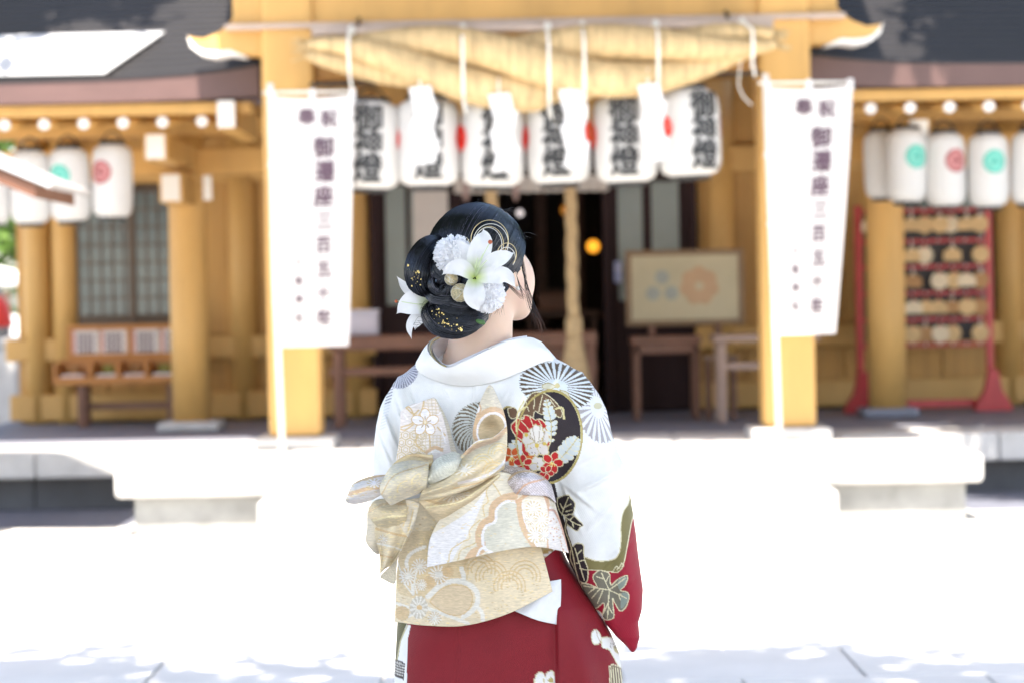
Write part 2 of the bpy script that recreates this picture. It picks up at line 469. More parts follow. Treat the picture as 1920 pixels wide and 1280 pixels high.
for (xa, xb) in ((-3.37, -2.55), (2.90, 3.70)):
    wn = box('window', xa, xb, YW - 0.06, YW - 0.002, 1.20, 2.29, LATT, hall, 0.01)
    box('pane', xa + 0.05, xb - 0.05, YW - 0.068, YW - 0.062, 1.29, 2.24, PANE2, wn, 0)
    for k in range(9):
        x = xa + 0.06 + k * (xb - xa - 0.12) / 8
        box('bar', x - 0.006, x + 0.006, YW - 0.082, YW - 0.069, 1.29, 2.24, LATT, wn, 0)
    for k in range(8):
        z = 1.29 + k * 0.135
        box('bar', xa + 0.05, xb - 0.05, YW - 0.090, YW - 0.083, z - 0.006, z + 0.006, LATT, wn, 0)
    xm = (xa + xb) / 2 + 0.06
    box('mullion', xm - 0.02, xm + 0.02, YW - 0.10, YW - 0.091, 1.22, 2.28, LATT, wn, 0)

# --- doors
YD = 18.62
box('door_lintel', -1.02, 1.39, YD - 0.06, YD + 0.1, 2.27, 2.545, DARK, hall, 0.01)
def door(xa, xb, panes):
    d = box('sliding_door', xa, xb, YD - 0.02, YD + 0.03, 0.49, 2.265, DARK, hall, 0.008)
    for (pa, pb) in panes:
        box('pane', pa, pb, YD - 0.03, YD - 0.022, 1.33, 2.24, GLASSM, d, 0.002)
    return d
dl = door(-1.015, -0.42, ((-0.955, -0.80), (-0.765, -0.47)))
dr = door(0.76, 1.38, ((0.83, 1.02), (1.09, 1.30)))
for x in (-1.04, -0.40, 0.745, 1.405):
    box('door_post', x - 0.03, x + 0.03, YD - 0.08, YD + 0.12, 0.48, 2.268, DARK, hall, 0.006)
box('door_sticker', 0.795, 0.85, YD - 0.085, YD - 0.081, 1.47, 1.63, mat('blue_sticker', (0.10, 0.2, 0.55), 0.5, var=0.3, scale=20, col2=(0.75, 0.7, 0.75)), dr, 0)
nb = box('notice', -0.74, -0.47, YD - 0.045, YD - 0.032, 1.72, 2.20, POST, dl, 0.002)
# cloth valance over the opening
V, Fc = [], []; n = 60
for i in range(n + 1):
    x = -0.42 + 1.18 * i / n
    yy = 18.45 + 0.012 * math.sin(i * 0.9)
    V += [(x, yy, 2.29), (x, yy + 0.004 * math.sin(i * 0.9), 2.17 + 0.006 * math.sin(i * 1.7))]
Fc = [(2 * i, 2 * i + 2, 2 * i + 3, 2 * i + 1) for i in range(n)]
cl = mesh('door_curtain', V, Fc, mat('cream_cloth', (0.62, 0.58, 0.54), 0.85, var=0.05), None, True)
tag(cl, 'short off-white curtain across the top of the open shrine doorway', 'curtain')
for x in (-0.33, 0.05, 0.48):
    prism('ribbon', [(x - 0.022, 2.30), (x - 0.022, 2.13), (x, 2.10), (x + 0.022, 2.13), (x + 0.022, 2.30)], 18.425, 18.433, mat('mauve_ribbon', (0.42, 0.30, 0.28), 0.8), cl)
# --- dim interior
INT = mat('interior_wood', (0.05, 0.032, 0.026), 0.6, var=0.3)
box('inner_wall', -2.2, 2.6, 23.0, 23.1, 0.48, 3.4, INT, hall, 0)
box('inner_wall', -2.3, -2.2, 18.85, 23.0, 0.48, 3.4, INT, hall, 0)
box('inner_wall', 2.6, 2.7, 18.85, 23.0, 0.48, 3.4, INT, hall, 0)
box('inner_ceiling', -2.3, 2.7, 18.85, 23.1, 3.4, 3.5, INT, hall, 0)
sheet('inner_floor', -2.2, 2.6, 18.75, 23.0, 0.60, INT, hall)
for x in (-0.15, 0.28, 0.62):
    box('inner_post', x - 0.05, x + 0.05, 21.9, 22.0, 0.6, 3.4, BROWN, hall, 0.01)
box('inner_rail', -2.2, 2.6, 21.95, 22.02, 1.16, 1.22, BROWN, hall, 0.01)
alt = thing('altar_table', 'brown altar table inside the dark shrine hall', 'table', (0.35, 20.6, 0.6))
box('tabletop', 0.1, 0.75, 20.4, 20.8, 1.20, 1.25, BROWN, alt, 0.01)
for x in (0.13, 0.67):
    for y in (20.43, 20.72):
        box('leg', x, x + 0.05, y, y + 0.05, 0.6, 1.20, BROWN, alt, 0.006)
ch = thing('offering_chest', 'red-brown wooden chest standing on the altar table', 'chest', (0.35, 20.6, 1.25))
box('chest_body', 0.22, 0.50, 20.45, 20.75, 1.252, 1.40, mat('redbrown_wood', (0.30, 0.11, 0.05), 0.5), ch, 0.01)
box('chest_lid', 0.21, 0.51, 20.44, 20.76, 1.402, 1.43, BROWN, ch, 0.008)
def hang_lamp(x, y, z, r, col, st, label):
    t = thing('hanging_lamp', label, 'lamp', (x, y, z))
    lathe('lamp_globe', [(r * 0.3, -r * 0.95), (r * 0.8, -r * 0.6), (r, 0), (r * 0.8, r * 0.6), (r * 0.3, r * 0.95)], mat('lit_globe', (0.8, 0.6, 0.3), 0.4, emit=col, emit_s=st), t, 18, (x, y, z))
    lathe('lamp_cap', [(r * 0.4, r * 0.95), (r * 0.4, r * 1.15)], BLACKM, t, 12, (x, y, z))
    tube('cord', [(x, y, z + r * 1.1), (x, y, 3.4)], 0.004, BLACKM, t, 6)
hang_lamp(0.72, 21.0, 1.80, 0.055, (1.0, 0.38, 0.03), 0.55, 'glowing amber globe lamp inside the open shrine doorway')
hang_lamp(0.09, 21.0, 2.10, 0.03, (0.8, 0.75, 0.8), 0.4, 'small pale globe lamp inside the doorway, above the woman\'s head')
hang_lamp(0.50, 21.6, 2.14, 0.045, (1.0, 0.35, 0.03), 0.12, 'dim orange globe lamp half behind the straw bell rope')

# ================================================================== straw rope with cords and paper streamers
rope = thing('straw_rope', 'thick twisted straw rope sagging between the porch pillars', 'rope', (A, 14.55, 2.75))
n = 70; L0, L1 = -1.20, 1.62
def axis(t):
    x = L0 + (L1 - L0) * t
    s = math.sin(math.pi * t)
    return Vector((x, 14.55, 2.885 - 0.135 * s ** 1.1 + 0.01 * math.sin(9 * t)))
for ph in range(3):
    pts, rr = [], []
    for i in range(n + 1):
        t = i / n
        s = max(0.0, math.sin(math.pi * t)) ** 0.75
        R = 0.030 + 0.105 * s
        a = ph * 2 * math.pi / 3 + t * 2 * math.pi * 0.95 + 0.6
        p = axis(t)
        pts.append(p + Vector((0, -math.sin(a) * R * 0.7, math.cos(a) * R * 1.08)))
        rr.append(0.028 + 0.088 * s)
    st = tube('strand', pts, rr, STRAW, rope, 22)
    me = st.data
    for v in me.vertices:
        k = noise.noise(Vector((v.co.x * 55, 0.7 * ph, v.co.z * 6)))
        v.co.y += 0.012 * k; v.co.z += 0.006 * k
for sgn, t in ((-1, 0.0), (1, 1.0)):
    for k in range(26):
        p = axis(t); a = random.uniform(0, 6.28); r = 0.045 * math.sqrt(random.random())
        e = p + Vector((sgn * random.uniform(0.03, 0.10), math.sin(a) * r * 1.5, math.cos(a) * r * 1.6))
        tube('straw_end', [p + Vector((0, math.sin(a) * r, math.cos(a) * r)), e], [0.007, 0.003], STRAW, rope, 5)
bar = thing('hanging_pole', 'long bamboo pole under the porch beam carrying the straw rope', 'pole', (A, 14.60, 3.0))
tube('bamboo', [(-1.17 + 2.78 * k / 12, 14.60, 2.995 + 0.003 * (k % 2)) for k in range(13)], [0.026 + 0.003 * (k % 2) for k in range(13)], BAMBOO, bar, 12)
for x in (-0.9, 1.35):
    tube('bracket', [(x, 14.60, 3.02), (x, 14.74, 3.04), (x, 14.86, 3.10)], 0.012, BLACKM, bar, 8)
for k, (px, zb, sx) in enumerate(((-0.93, 2.80, -0.01), (-0.26, 2.66, 0.0), (0.25, 2.58, 0.0), (0.46, 2.60, 0.0), (0.90, 2.68, 0.0), (1.42, 2.78, 0.05))):
    t = (px - L0) / (L1 - L0); s = max(0, math.sin(math.pi * t)) ** 0.75; R = 0.075 + 0.19 * s; c = axis(t)
    loop = [(px, 14.60, 3.03), (px - 0.003, 14.56, 3.01), (px + sx, c.y - R * 0.75, c.z + R * 0.55), (px + sx, c.y - R * 0.85, c.z), (px + sx, c.y - R * 0.55, c.z - R * 0.85), (px + sx, c.y, c.z - R * 1.02)]
    cd = tube('hanging_cord', loop, 0.009, CORD, bar, 8)
    lathe('knot', [(0.01, -0.03), (0.024, -0.012), (0.024, 0.012), (0.01, 0.03)], CORD, cd, 10, (px, 14.57, 2.995))
    tube('cord_tail', [(px + sx, c.y - R * 0.6, c.z - R * 0.85), (px + sx + 0.012, c.y - R * 0.62, c.z - R * 0.85 - 0.09)], [0.009, 0.006], CORD, cd, 6)
tube('slack_cord', [(1.43, 14.56, 2.86), (1.40, 14.56, 2.72), (1.39, 14.56, 2.62), (1.42, 14.56, 2.55), (1.47, 14.56, 2.50)], 0.004, CORD, bar, 6)

def streamer(x, z, flip, lab, w=0.13, h=0.125):
    t = thing('paper_streamer', lab, 'paper streamer', (x, 14.40, z), 'zigzag paper streamers hanging from the straw rope')
    cx, cz = x, z
    tube('string', [(x, 14.44, z + 0.10), (x, 14.41, z)], 0.006, CORD, t, 6)
    for k in range(4):
        y = 14.40 - 0.012 * k
        sk = 0.03 * flip * (1 if k % 2 == 0 else -1)
        tw = random.uniform(-0.02, 0.02)
        pts = [(cx - w / 2, y - tw, cz), (cx + w / 2, y + tw, cz + 0.01), (cx + w / 2 + sk, y + tw, cz - h), (cx - w / 2 + sk, y - tw, cz - h - 0.015)]
        V = pts + [(a, b + 0.0015, c) for a, b, c in pts]
        mesh('paper_fold', V, [(0, 1, 2, 3), (7, 6, 5, 4), (0, 4, 5, 1), (1, 5, 6, 2), (2, 6, 7, 3), (3, 7, 4, 0)], SHIDE, t)
        cx += (0.045 if k % 2 == 0 else -0.04) * flip; cz -= h * 0.86
streamer(-0.52, 2.63, 1, 'leftmost white zigzag paper streamer, over the second lantern')
streamer(-0.05, 2.58, 1, 'white zigzag paper streamer over the third lantern, left of centre')
streamer(0.37, 2.60, 1, 'white zigzag paper streamer over the fourth lantern, right of centre')
streamer(0.84, 2.62, 1, 'rightmost white zigzag paper streamer, between the last two lanterns')

# ================================================================== lanterns
def wrap(V, R, cx, cy, cz, ang, y_sq=1.0):
    out = []
    for p in V:
        a = ang + p[0] / R; q = R + (p[2] if len(p) > 2 else 0)
        out.append((cx + q * math.sin(a), cy - q * math.cos(a), cz + p[1]))
    return out
G = {}
def paper_lantern(name, x, y, zb, zt, r, lab, grp, marks):
    t = thing(name, lab, 'lantern', (x, y, zb), grp)
    h = zt - zb; N = 26
    prof = [(r * 0.62, 0)]
    for i in range(N + 1):
        u = i / N
        e = 1 - abs(2 * u - 1) ** 5.5
        prof.append((r * (0.66 + 0.34 * max(e, 0) ** 0.5) * (1.0 + (0.016 if i % 2 else -0.010)), h * (0.015 + 0.97 * u)))
    prof.append((r * 0.62, h))
    bd = lathe('lantern_body', prof, PAPER, t, 32, (x, y, zb))
    lathe('lantern_ring', [(r * 0.60, h - 0.002), (r * 0.64, h), (r * 0.64, h + 0.025), (r * 0.5, h + 0.027)], BLACKM, t, 24, (x, y, zb))
    lathe('lantern_ring', [(r * 0.5, -0.02), (r * 0.64, -0.018), (r * 0.64, 0.004), (r * 0.6, 0.006)], BLACKM, t, 24, (x, y, zb))
    tube('lantern_hook', [(x - r * 0.5, y, zt + 0.02), (x - r * 0.3, y, zt + 0.07), (x, y, zt + 0.09), (x + r * 0.3, y, zt + 0.07), (x + r * 0.5, y, zt + 0.02)], 0.006, BLACKM, t, 6)
    marks(t, x, y, zb, zt, r)
    t.rotation_euler = (R_(random.uniform(-1, 1)), R_(random.uniform(-1.8, 1.8)), 0)
    return t
def kanji_marks(ang):
    def f(t, x, y, zb, zt, r):
        for k, c in enumerate('御神燈'):
            if c not in G: G[c] = glyph(c, 0.185, 0.025)
            gv, gf = G[c]
            mesh('character', wrap(gv, r * 1.030, x, y, zb + (zt - zb) * (0.80 - 0.285 * k), ang), gf, INK, t)
        for sa in (ang - 1.45, ang + 1.45):
            V, Fc = [(0, 0)], []
            for k in range(24): V.append((0.085 * math.cos(k * math.pi / 12), 0.085 * math.sin(k * math.pi / 12)))
            Fc = [(0, 1 + k, 1 + (k + 1) % 24) for k in range(24)]
            mesh('red_crest', wrap(V, r * 1.030, x, y, zb + (zt - zb) * 0.55, sa), Fc, REDP, t)
    return f
def swirl_marks(mm, ang, hh):
    def f(t, x, y, zb, zt, r):
        V, Fc = [(0, 0, 0)], [(0, 1 + k, 1 + (k + 1) % 28) for k in range(28)]
        for k in range(28): V.append((0.071 * math.cos(k * math.pi / 14), 0.071 * math.sin(k * math.pi / 14), 0))
        mesh('crest_ground', wrap(V, r * 1.028, x, y, zb + hh, ang), Fc, mm[1], t)
        m = mm[0]
        for b in range(3):                       # three comma shapes in a ring
            V = []; n = 14
            for i in range(n + 1):
                u = i / n; a = b * 2.094 + u * 2.3
                wd = 0.024 * (1 - u) ** 0.6 + 0.003; rc = 0.027 + 0.026 * u
                V += [((rc + wd) * math.cos(a), (rc + wd) * math.sin(a)), (max(rc - wd, 0.003) * math.cos(a), max(rc - wd, 0.003) * math.sin(a))]
            Fc = [(2 * i, 2 * i + 1, 2 * i + 3, 2 * i + 2) for i in range(n)]
            mesh('crest', wrap(V, r * 1.036, x, y, zb + hh, ang), Fc, m, t)
        V = []; n = 30
        for i in range(n):
            a = i * 2 * math.pi / n
            V += [(0.078 * math.cos(a), 0.078 * math.sin(a)), (0.068 * math.cos(a), 0.068 * math.sin(a))]
        Fc = [(2 * i, 2 * i + 1, (2 * i + 3) % (2 * n), (2 * i + 2) % (2 * n)) for i in range(n)]
        mesh('crest_ring', wrap(V, r * 1.036, x, y, zb + hh, ang), Fc, m, t)
    return f
names = ['leftmost, half hidden behind the left banner', 'second from left', 'third from left', 'fourth from left', 'second from right, beside the red crest', 'rightmost by the right pillar']
for k, (x, zt, an) in enumerate(((-0.85, 2.56, 0.0), (-0.49, 2.57, 0.05), (-0.10, 2.56, 0.1), (0.31, 2.57, -0.1), (0.72, 2.57, -0.1), (1.105, 2.60, 0.45))):
    paper_lantern('paper_lantern', x, 14.72, zt - 0.515, zt + 0.015, 0.193, 'white black-lettered paper lantern under the straw rope, ' + names[k], 'lettered lanterns under the straw rope', kanji_marks(an))
tube('lantern_rail', [(-1.2, 14.72, 2.69), (1.55, 14.72, 2.71)], 0.012, BLACKM, hall, 8)
TEAL2 = mat('pale_teal_print', (0.15, 0.52, 0.43), 0.6); DRED2 = mat('rose_print', (0.50, 0.20, 0.20), 0.6)
GL, GR = 'crested lanterns under the left eave', 'crested lanterns under the right eave'
for k, (x, zb, m, an, lab, g) in enumerate((
        (-2.545, 1.94, DRED, -0.45, 'white cylinder lantern with maroon swirl crest under the left eave', GL),
        (-2.81, 1.92, TEAL, -0.35, 'white cylinder lantern with teal swirl crest under the left eave', GL),
        (-3.07, 1.91, DRED, -0.45, 'white cylinder lantern behind the small pavilion roof on the left', GL),
        (2.545, 1.94, TEAL, 0.35, 'teal crested white cylinder lantern nearest the right banner', GR),
        (2.80, 1.91, DRED, 0.40, 'white cylinder lantern with maroon swirl crest under the right eave', GR),
        (3.075, 1.90, TEAL, 0.12, 'teal crested white cylinder lantern, right of the maroon crested one', GR),
        (3.34, 1.91, DRED, 0.3, 'white cylinder lantern cut by the right edge of the picture', GR))):
    paper_lantern('crest_lantern', x * 1.012, 15.70, zb, zb + 0.47, 0.132, lab, g, swirl_marks((TEAL2, TEAL) if m is TEAL else (DRED2, DRED), an, 0.29))
paper_lantern('crest_lantern', 2.47, 15.98, 1.98, 2.42, 0.12, 'plain white lantern half hidden behind the teal crested lantern by the right banner', GR, lambda *a: None)
paper_lantern('crest_lantern', -3.37, 15.70, 1.91, 2.38, 0.132, 'white cylinder lantern cut by the left edge of the picture', GL, lambda *a: None)

# ================================================================== banners
def banner(xl, xr, zt, xl2, xr2, zb, xp, lab):
    y = 14.46; kf = 14.46 / 14.2
    xl, xr, xl2, xr2, xp = (q * kf for q in (xl, xr, xl2, xr2, xp)); zt, zb = (1.38 + (q - 1.38) * kf for q in (zt, zb))
    t = thing('banner', lab, 'banner', (xp, y, 0.47), 'white celebration banners in front of the pillars')
    tube('pole', [(xp + 0.02, y + 0.03, 0.47), (xp, y + 0.03, 1.5), (xl - 0.006, y + 0.03, 2.68)], 0.020, CORD, t, 10)
    tube('cross_bar', [(xl - 0.05, y + 0.03, zt + 0.03), (xr + 0.0, y + 0.03, zt + 0.025)], 0.009, CORD, t, 8)
    nx, nz = 20, 40; V = []
    def S(a, b):
        L = xl + (xl2 - xl) * b; Rr = xr + (xr2 - xr) * b ** 1.3
        return (L + (Rr - L) * a, y + 0.018 * math.sin(5 * a + 3 * b) * a + 0.05 * b * a, zt + (zb - zt) * b - 0.012 * math.sin(math.pi * a) * (1 - b))
    for j in range(nz + 1):
        for i in range(nx + 1): V.append(S(i / nx, j / nz))
    Fc = [(j * (nx + 1) + i, j * (nx + 1) + i + 1, (j + 1) * (nx + 1) + i + 1, (j + 1) * (nx + 1) + i) for j in range(nz) for i in range(nx)]
    mesh('banner_cloth', V, Fc, CLOTH, t, True)
    for k in range(3):
        a = k / 2.0 * 0.98 + 0.01
        p = S(a, 0)
        box('tie_loop', p[0] - 0.018, p[0] + 0.018, y + 0.012, y + 0.05, zt - 0.03, zt + 0.045, CLOTH, t, 0.004)
    for b in (0.27, 0.55, 0.82):
        p = S(0, b); box('tie_loop', p[0] - 0.03, p[0] + 0.035, y + 0.004, y + 0.055, p[2] - 0.018, p[2] + 0.018, CLOTH, t, 0.004)
    def put(c, a, b, size):
        gv, gf = glyph(c, size, 0.028); V = []
        W = xr - xl; H = zt - zb
        for p in gv:
            s = S(min(max(a + p[0] / W, 0), 1), min(max(b - p[1] / H, 0), 1))
            V.append((s[0], s[1] - 0.003 - p[2], s[2]))
        mesh('character', V, gf, INKV, t)
    put('祝', 0.70, 0.085, 0.11); put('奉', 0.43, 0.075, 0.11)
    for k, c in enumerate('御遷座三百五十年'):
        put(c, 0.635 + 0.012 * (k % 2), 0.20 + 0.098 * k, 0.135 if k < 3 else 0.115)
    for k, c in enumerate('八坂神社'):
        put(c, 0.30, 0.66 + 0.075 * k, 0.06)
banner(-1.385, -0.905, 2.575, -1.37, -0.965, 1.11, -1.385, 'white vertical banner with grey characters in front of the left pillar')
banner(1.525, 2.02, 2.575, 1.565, 1.91, 1.125, 1.545, 'white vertical banner with grey characters in front of the right pillar')

# ================================================================== bell rope
t = thing('bell_rope', 'thick hemp bell rope with flared tassel hanging in the doorway', 'rope', (0.42, 16.5, 0.78))
for ph in range(3):
    tube('rope_strand', [(0.42 + 0.02 * math.cos(ph * 2.094 + k * 0.7), 16.5 + 0.02 * math.sin(ph * 2.094 + k * 0.7), 3.6 - k * 0.06) for k in range(41)], 0.026, HEMP, t, 8)
lathe('rope_binding', [(0.045, 1.10), (0.058, 1.12), (0.058, 1.22), (0.045, 1.24)], HEMP, t, 16, (0.425, 16.5, 0))
lathe('tassel', [(0.10, 0.76), (0.105, 0.80), (0.085, 0.93), (0.06, 1.05), (0.05, 1.12)], HEMP, t, 20, (0.425, 16.5, 0))
t = thing('bell_rope', 'second hemp bell rope, mostly hidden behind the woman\'s head', 'rope', (-0.12, 16.5, 0.78))
for ph in range(3):
    tube('rope_strand', [(-0.12 + 0.02 * math.cos(ph * 2.094 + k * 0.7), 16.5 + 0.02 * math.sin(ph * 2.094 + k * 0.7), 3.6 - k * 0.06) for k in range(41)], 0.026, HEMP, t, 8)
lathe('tassel', [(0.10, 0.76), (0.105, 0.80), (0.085, 0.93), (0.06, 1.05), (0.05, 1.12)], HEMP, t, 20, (-0.12, 16.5, 0))

# ================================================================== offering box (long, low, in front of the doorway)
t = thing('offertory_box', 'long dark brown slatted offertory box before the doorway', 'box', (-0.3, 17.3, 0.47))
BR2 = mat('offertory_wood', (0.20, 0.085, 0.05), 0.45, var=0.2, scale=6)
box('top_rail', -1.30, 0.60, 17.1, 17.18, 1.02, 1.12, BR2, t, 0.01)
box('top_rail', -1.30, 0.60, 17.52, 17.6, 1.02, 1.12, BR2, t, 0.01)
for k in range(16):
    x = -1.24 + k * 0.12
    box('slat', x - 0.02, x + 0.02, 17.18, 17.52, 1.06, 1.10, BR2, t, 0.004)
box('lower_rail', -1.30, 0.60, 17.14, 17.18, 0.84, 0.90, BR2, t, 0.006)
for x in (-1.27, -0.34, 0.53):
    for y in (17.12, 17.52):
        box('leg', x, x + 0.06, y, y + 0.06, 0.474, 1.018, BR2, t, 0.006)
box('panel', -0.30, 0.56, 17.2, 17.22, 0.52, 1.02, BR2, t, 0.004)
t = thing('paper_box', 'pale lavender box on the bench beside the left banner', 'box', (-1.08, 17.4, 1.12))
box('carton', -1.20, -0.955, 17.25, 17.50, 1.122, 1.28, mat('lavender_card', (0.55, 0.52, 0.60), 0.7, var=0.05), t, 0.01)
box('carton_lid', -1.207, -0.948, 17.243, 17.507, 1.281, 1.305, mat('lavender_lid', (0.60, 0.57, 0.64), 0.7, var=0.05), t, 0.006)

# ================================================================== display board on table, side tables
t = thing('side_table', 'brown wooden table under the framed display board', 'table', (1.1, 17.6, 0.47))
box('tabletop', 0.86, 1.37, 17.45, 17.85, 1.02, 1.07, BR2, t, 0.008)
box('apron', 0.89, 1.34, 17.47, 17.49, 0.95, 1.018, BR2, t, 0.003)
for x in (0.88, 1.31):
    for y in (17.47, 17.79):
        box('leg', x, x + 0.045, y, y + 0.045, 0.474, 1.018, BR2, t, 0.005)
t = thing('display_board', 'framed pale board with a grey-blue and an orange crest', 'board', (1.26, 17.6, 1.07))
box('backing', 0.87, 1.66, 17.60, 17.625, 1.17, 1.68, BOARD, t, 0.003)
for (a, b, c, d) in ((0.835, 1.695, 1.655, 1.695), (0.835, 1.695, 1.145, 1.185), (0.835, 0.875, 1.186, 1.654), (1.655, 1.695, 1.186, 1.654)):
    box('frame', a, b, 17.585, 17.64, c, d, mat('frame_wood', (0.20, 0.12, 0.06), 0.5), t, 0.006)
for x in (1.02, 1.50):
    box('foot', x - 0.02, x + 0.02, 17.55, 17.68, 1.072, 1.145, BROWN, t, 0.004)
def crest_print(cx, cz, r, m, lobes, nm):
    V, Fc = [], []
    for b in range(lobes):
        a = b * 2 * math.pi / lobes + math.pi / 2; o = len(V)
        V.append((cx + 0.62 * r * math.cos(a), 17.596 - 0.0004 * b, cz + 0.62 * r * math.sin(a)))
        for k in range(14):
            q = k * math.pi / 7
            V.append((cx + 0.62 * r * math.cos(a) + 0.42 * r * math.cos(q), 17.596 - 0.0004 * b, cz + 0.62 * r * math.sin(a) + 0.42 * r * math.sin(q)))
        Fc += [(o, o + 1 + k, o + 1 + (k + 1) % 14) for k in range(14)]
    for k in range(24):
        pass
    mesh(nm, V, Fc, m, t)
crest_print(1.10, 1.42, 0.125, mat('greyblue_print', (0.30, 0.32, 0.29), 0.7), 3, 'blue_crest')
crest_print(1.37, 1.43, 0.14, mat('orange_print', (0.46, 0.30, 0.18), 0.7), 7, 'orange_crest')
t = thing('side_table', 'pinkish topped wooden table beside the right pillar', 'table', (1.6, 17.0, 0.47))
LTW = mat('worn_table_wood', (0.36, 0.24, 0.19), 0.5, var=0.15)
box('tabletop', 1.41, 2.15, 16.85, 17.25, 1.035, 1.08, LTW, t, 0.008)
box('stretcher', 1.48, 2.08, 16.92, 16.95, 0.84, 0.89, LTW, t, 0.004)
for x in (1.44, 2.06):
    for y in (16.88, 17.17):
        box('leg', x, x + 0.055, y, y + 0.055, 0.474, 1.033, LTW, t, 0.006)
t = thing('stool', 'grey-brown stool standing between the two tables', 'stool', (1.40, 17.4, 0.47))
box('seat', 1.38, 1.62, 17.32, 17.5, 0.90, 0.93, LTW, t, 0.006)
for x in (1.39, 1.57):
    for y in (17.33, 17.45): box('leg', x, x + 0.035, y, y + 0.035, 0.474, 0.898, BROWN, t, 0.004)

# ================================================================== fortune stand on the left
t = thing('fortune_stand', 'orange wooden fortune slip stand with white posters under the window', 'stand', (-2.9, 18.0, 0.47))
OW = mat('orange_wood', (0.46, 0.19, 0.045), 0.5, var=0.15)
box('frame_rail', -3.33, -2.42, 18.10, 18.14, 1.19, 1.225, OW, t, 0.004)
box('frame_rail', -3.33, -2.42, 18.10, 18.14, 0.975, 1.01, OW, t, 0.004)
for x in (-3.33, -2.885, -2.44):
    box('frame_post', x, x + 0.03, 18.105, 18.135, 1.011, 1.189, OW, t, 0.003)
for k in range(4):
    x0 = -3.295 + k * 0.213 + (0.026 if k > 1 else 0)
    p = box('poster', x0, x0 + 0.198, 18.12, 18.124, 1.015, 1.186, mat('poster_paper', (0.66, 0.62, 0.60), 0.8, var=0.05), t, 0)
    for i in range(3):
        for j in range(4):
            xx = x0 + 0.04 + j * 0.032; zz = 1.155 - i * 0.05
            box('print_block', xx, xx + 0.022, 18.1165, 18.119, zz - 0.032, zz, INKV, p, 0)
    box('print_band', x0 + 0.004, x0 + 0.02, 18.1165, 18.119, 1.02, 1.18, mat('pink_print', (0.72, 0.35, 0.33), 0.7), p, 0)
box('tray', -3.39, -2.42, 17.84, 18.13, 0.79, 0.82, OW, t, 0.005)
box('tray_front', -3.39, -2.42, 17.82, 17.838, 0.795, 0.85, OW, t, 0.004)
box('tray_back', -3.39, -2.42, 18.10, 18.13, 0.821, 0.974, OW, t, 0.003)
for x in (-3.395, -3.13, -2.93, -2.72, -2.45):
    box('divider', x, x + 0.03, 17.845, 18.098, 0.821, 0.955, OW, t, 0.003)
for k, x in enumerate((-3.34, -3.08, -2.88, -2.66)):
    box('slip_pile', x, x + 0.17, 17.86, 18.02, 0.822, 0.868, mat('slips', ((0.75, 0.66, 0.66), (0.74, 0.72, 0.74))[k % 2], 0.8, var=0.15, scale=40), t, 0.01)
    box('slip_box', x + 0.02, x + 0.10, 18.03, 18.09, 0.822, 0.93, (EMAW3, mat('olive_box', (0.30, 0.30, 0.07), 0.6))[k % 2], t, 0.004)
for x in (-3.22, -2.56):
    box('leg', x, x + 0.06, 17.86, 17.92, 0.474, 0.788, BROWN, t, 0.004)
    box('leg', x, x + 0.06, 18.04, 18.10, 0.474, 0.788, BROWN, t, 0.004)
box('stretcher', -3.16, -2.56, 17.96, 18.0, 0.60, 0.65, BROWN, t, 0.004)

# ================================================================== votive plaque rack
t = thing('plaque_rack', 'red lacquered rack of votive plaques beside the right column', 'rack', (3.07, 17.9, 0.47))
for x in (2.575, 3.535):
    box('rack_post', x - 0.024, x + 0.024, 17.87, 17.93, 0.53, 2.0, REDW, t, 0.006)
    prism('rack_foot', [(x - 0.14, 0.475), (x + 0.14, 0.475), (x + 0.12, 0.54), (x + 0.06, 0.62), (x + 0.035, 0.78), (x - 0.035, 0.78), (x - 0.06, 0.62), (x - 0.12, 0.54)], 17.76, 17.866, REDW, t, 0.004)
box('bottom_rail', 2.606, 3.504, 17.88, 17.92, 0.50, 0.56, REDW, t, 0.004)
rows = [1.955, 1.73, 1.54, 1.345, 1.15, 0.965]
for z in rows:
    box('rack_rail', 2.606, 3.504, 17.885, 17.915, z - 0.014, z + 0.014, REDW, t, 0.003)
    for k in range(9):
        x = 2.66 + k * 0.1
        tube('peg', [(x, 17.884, z), (x, 17.85, z + 0.008)], 0.006, WHITEP, t, 6)
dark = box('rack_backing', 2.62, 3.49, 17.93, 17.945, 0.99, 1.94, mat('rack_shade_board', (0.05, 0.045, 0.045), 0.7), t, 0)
ords = ['leftmost', 'second', 'third', 'fourth', 'fifth', 'sixth', 'seventh', 'eighth', 'ninth']
rown = ['top', 'second', 'third', 'fourth', 'lowest']
lay = [[0, 1, 3, 4, 5, 6, 7, 8], [1, 3, 4, 6, 8], [1, 2, 3, 5, 6, 7, 8], [1, 3, 4, 5, 6, 7, 8], [1, 3, 4, 5, 6, 8]]
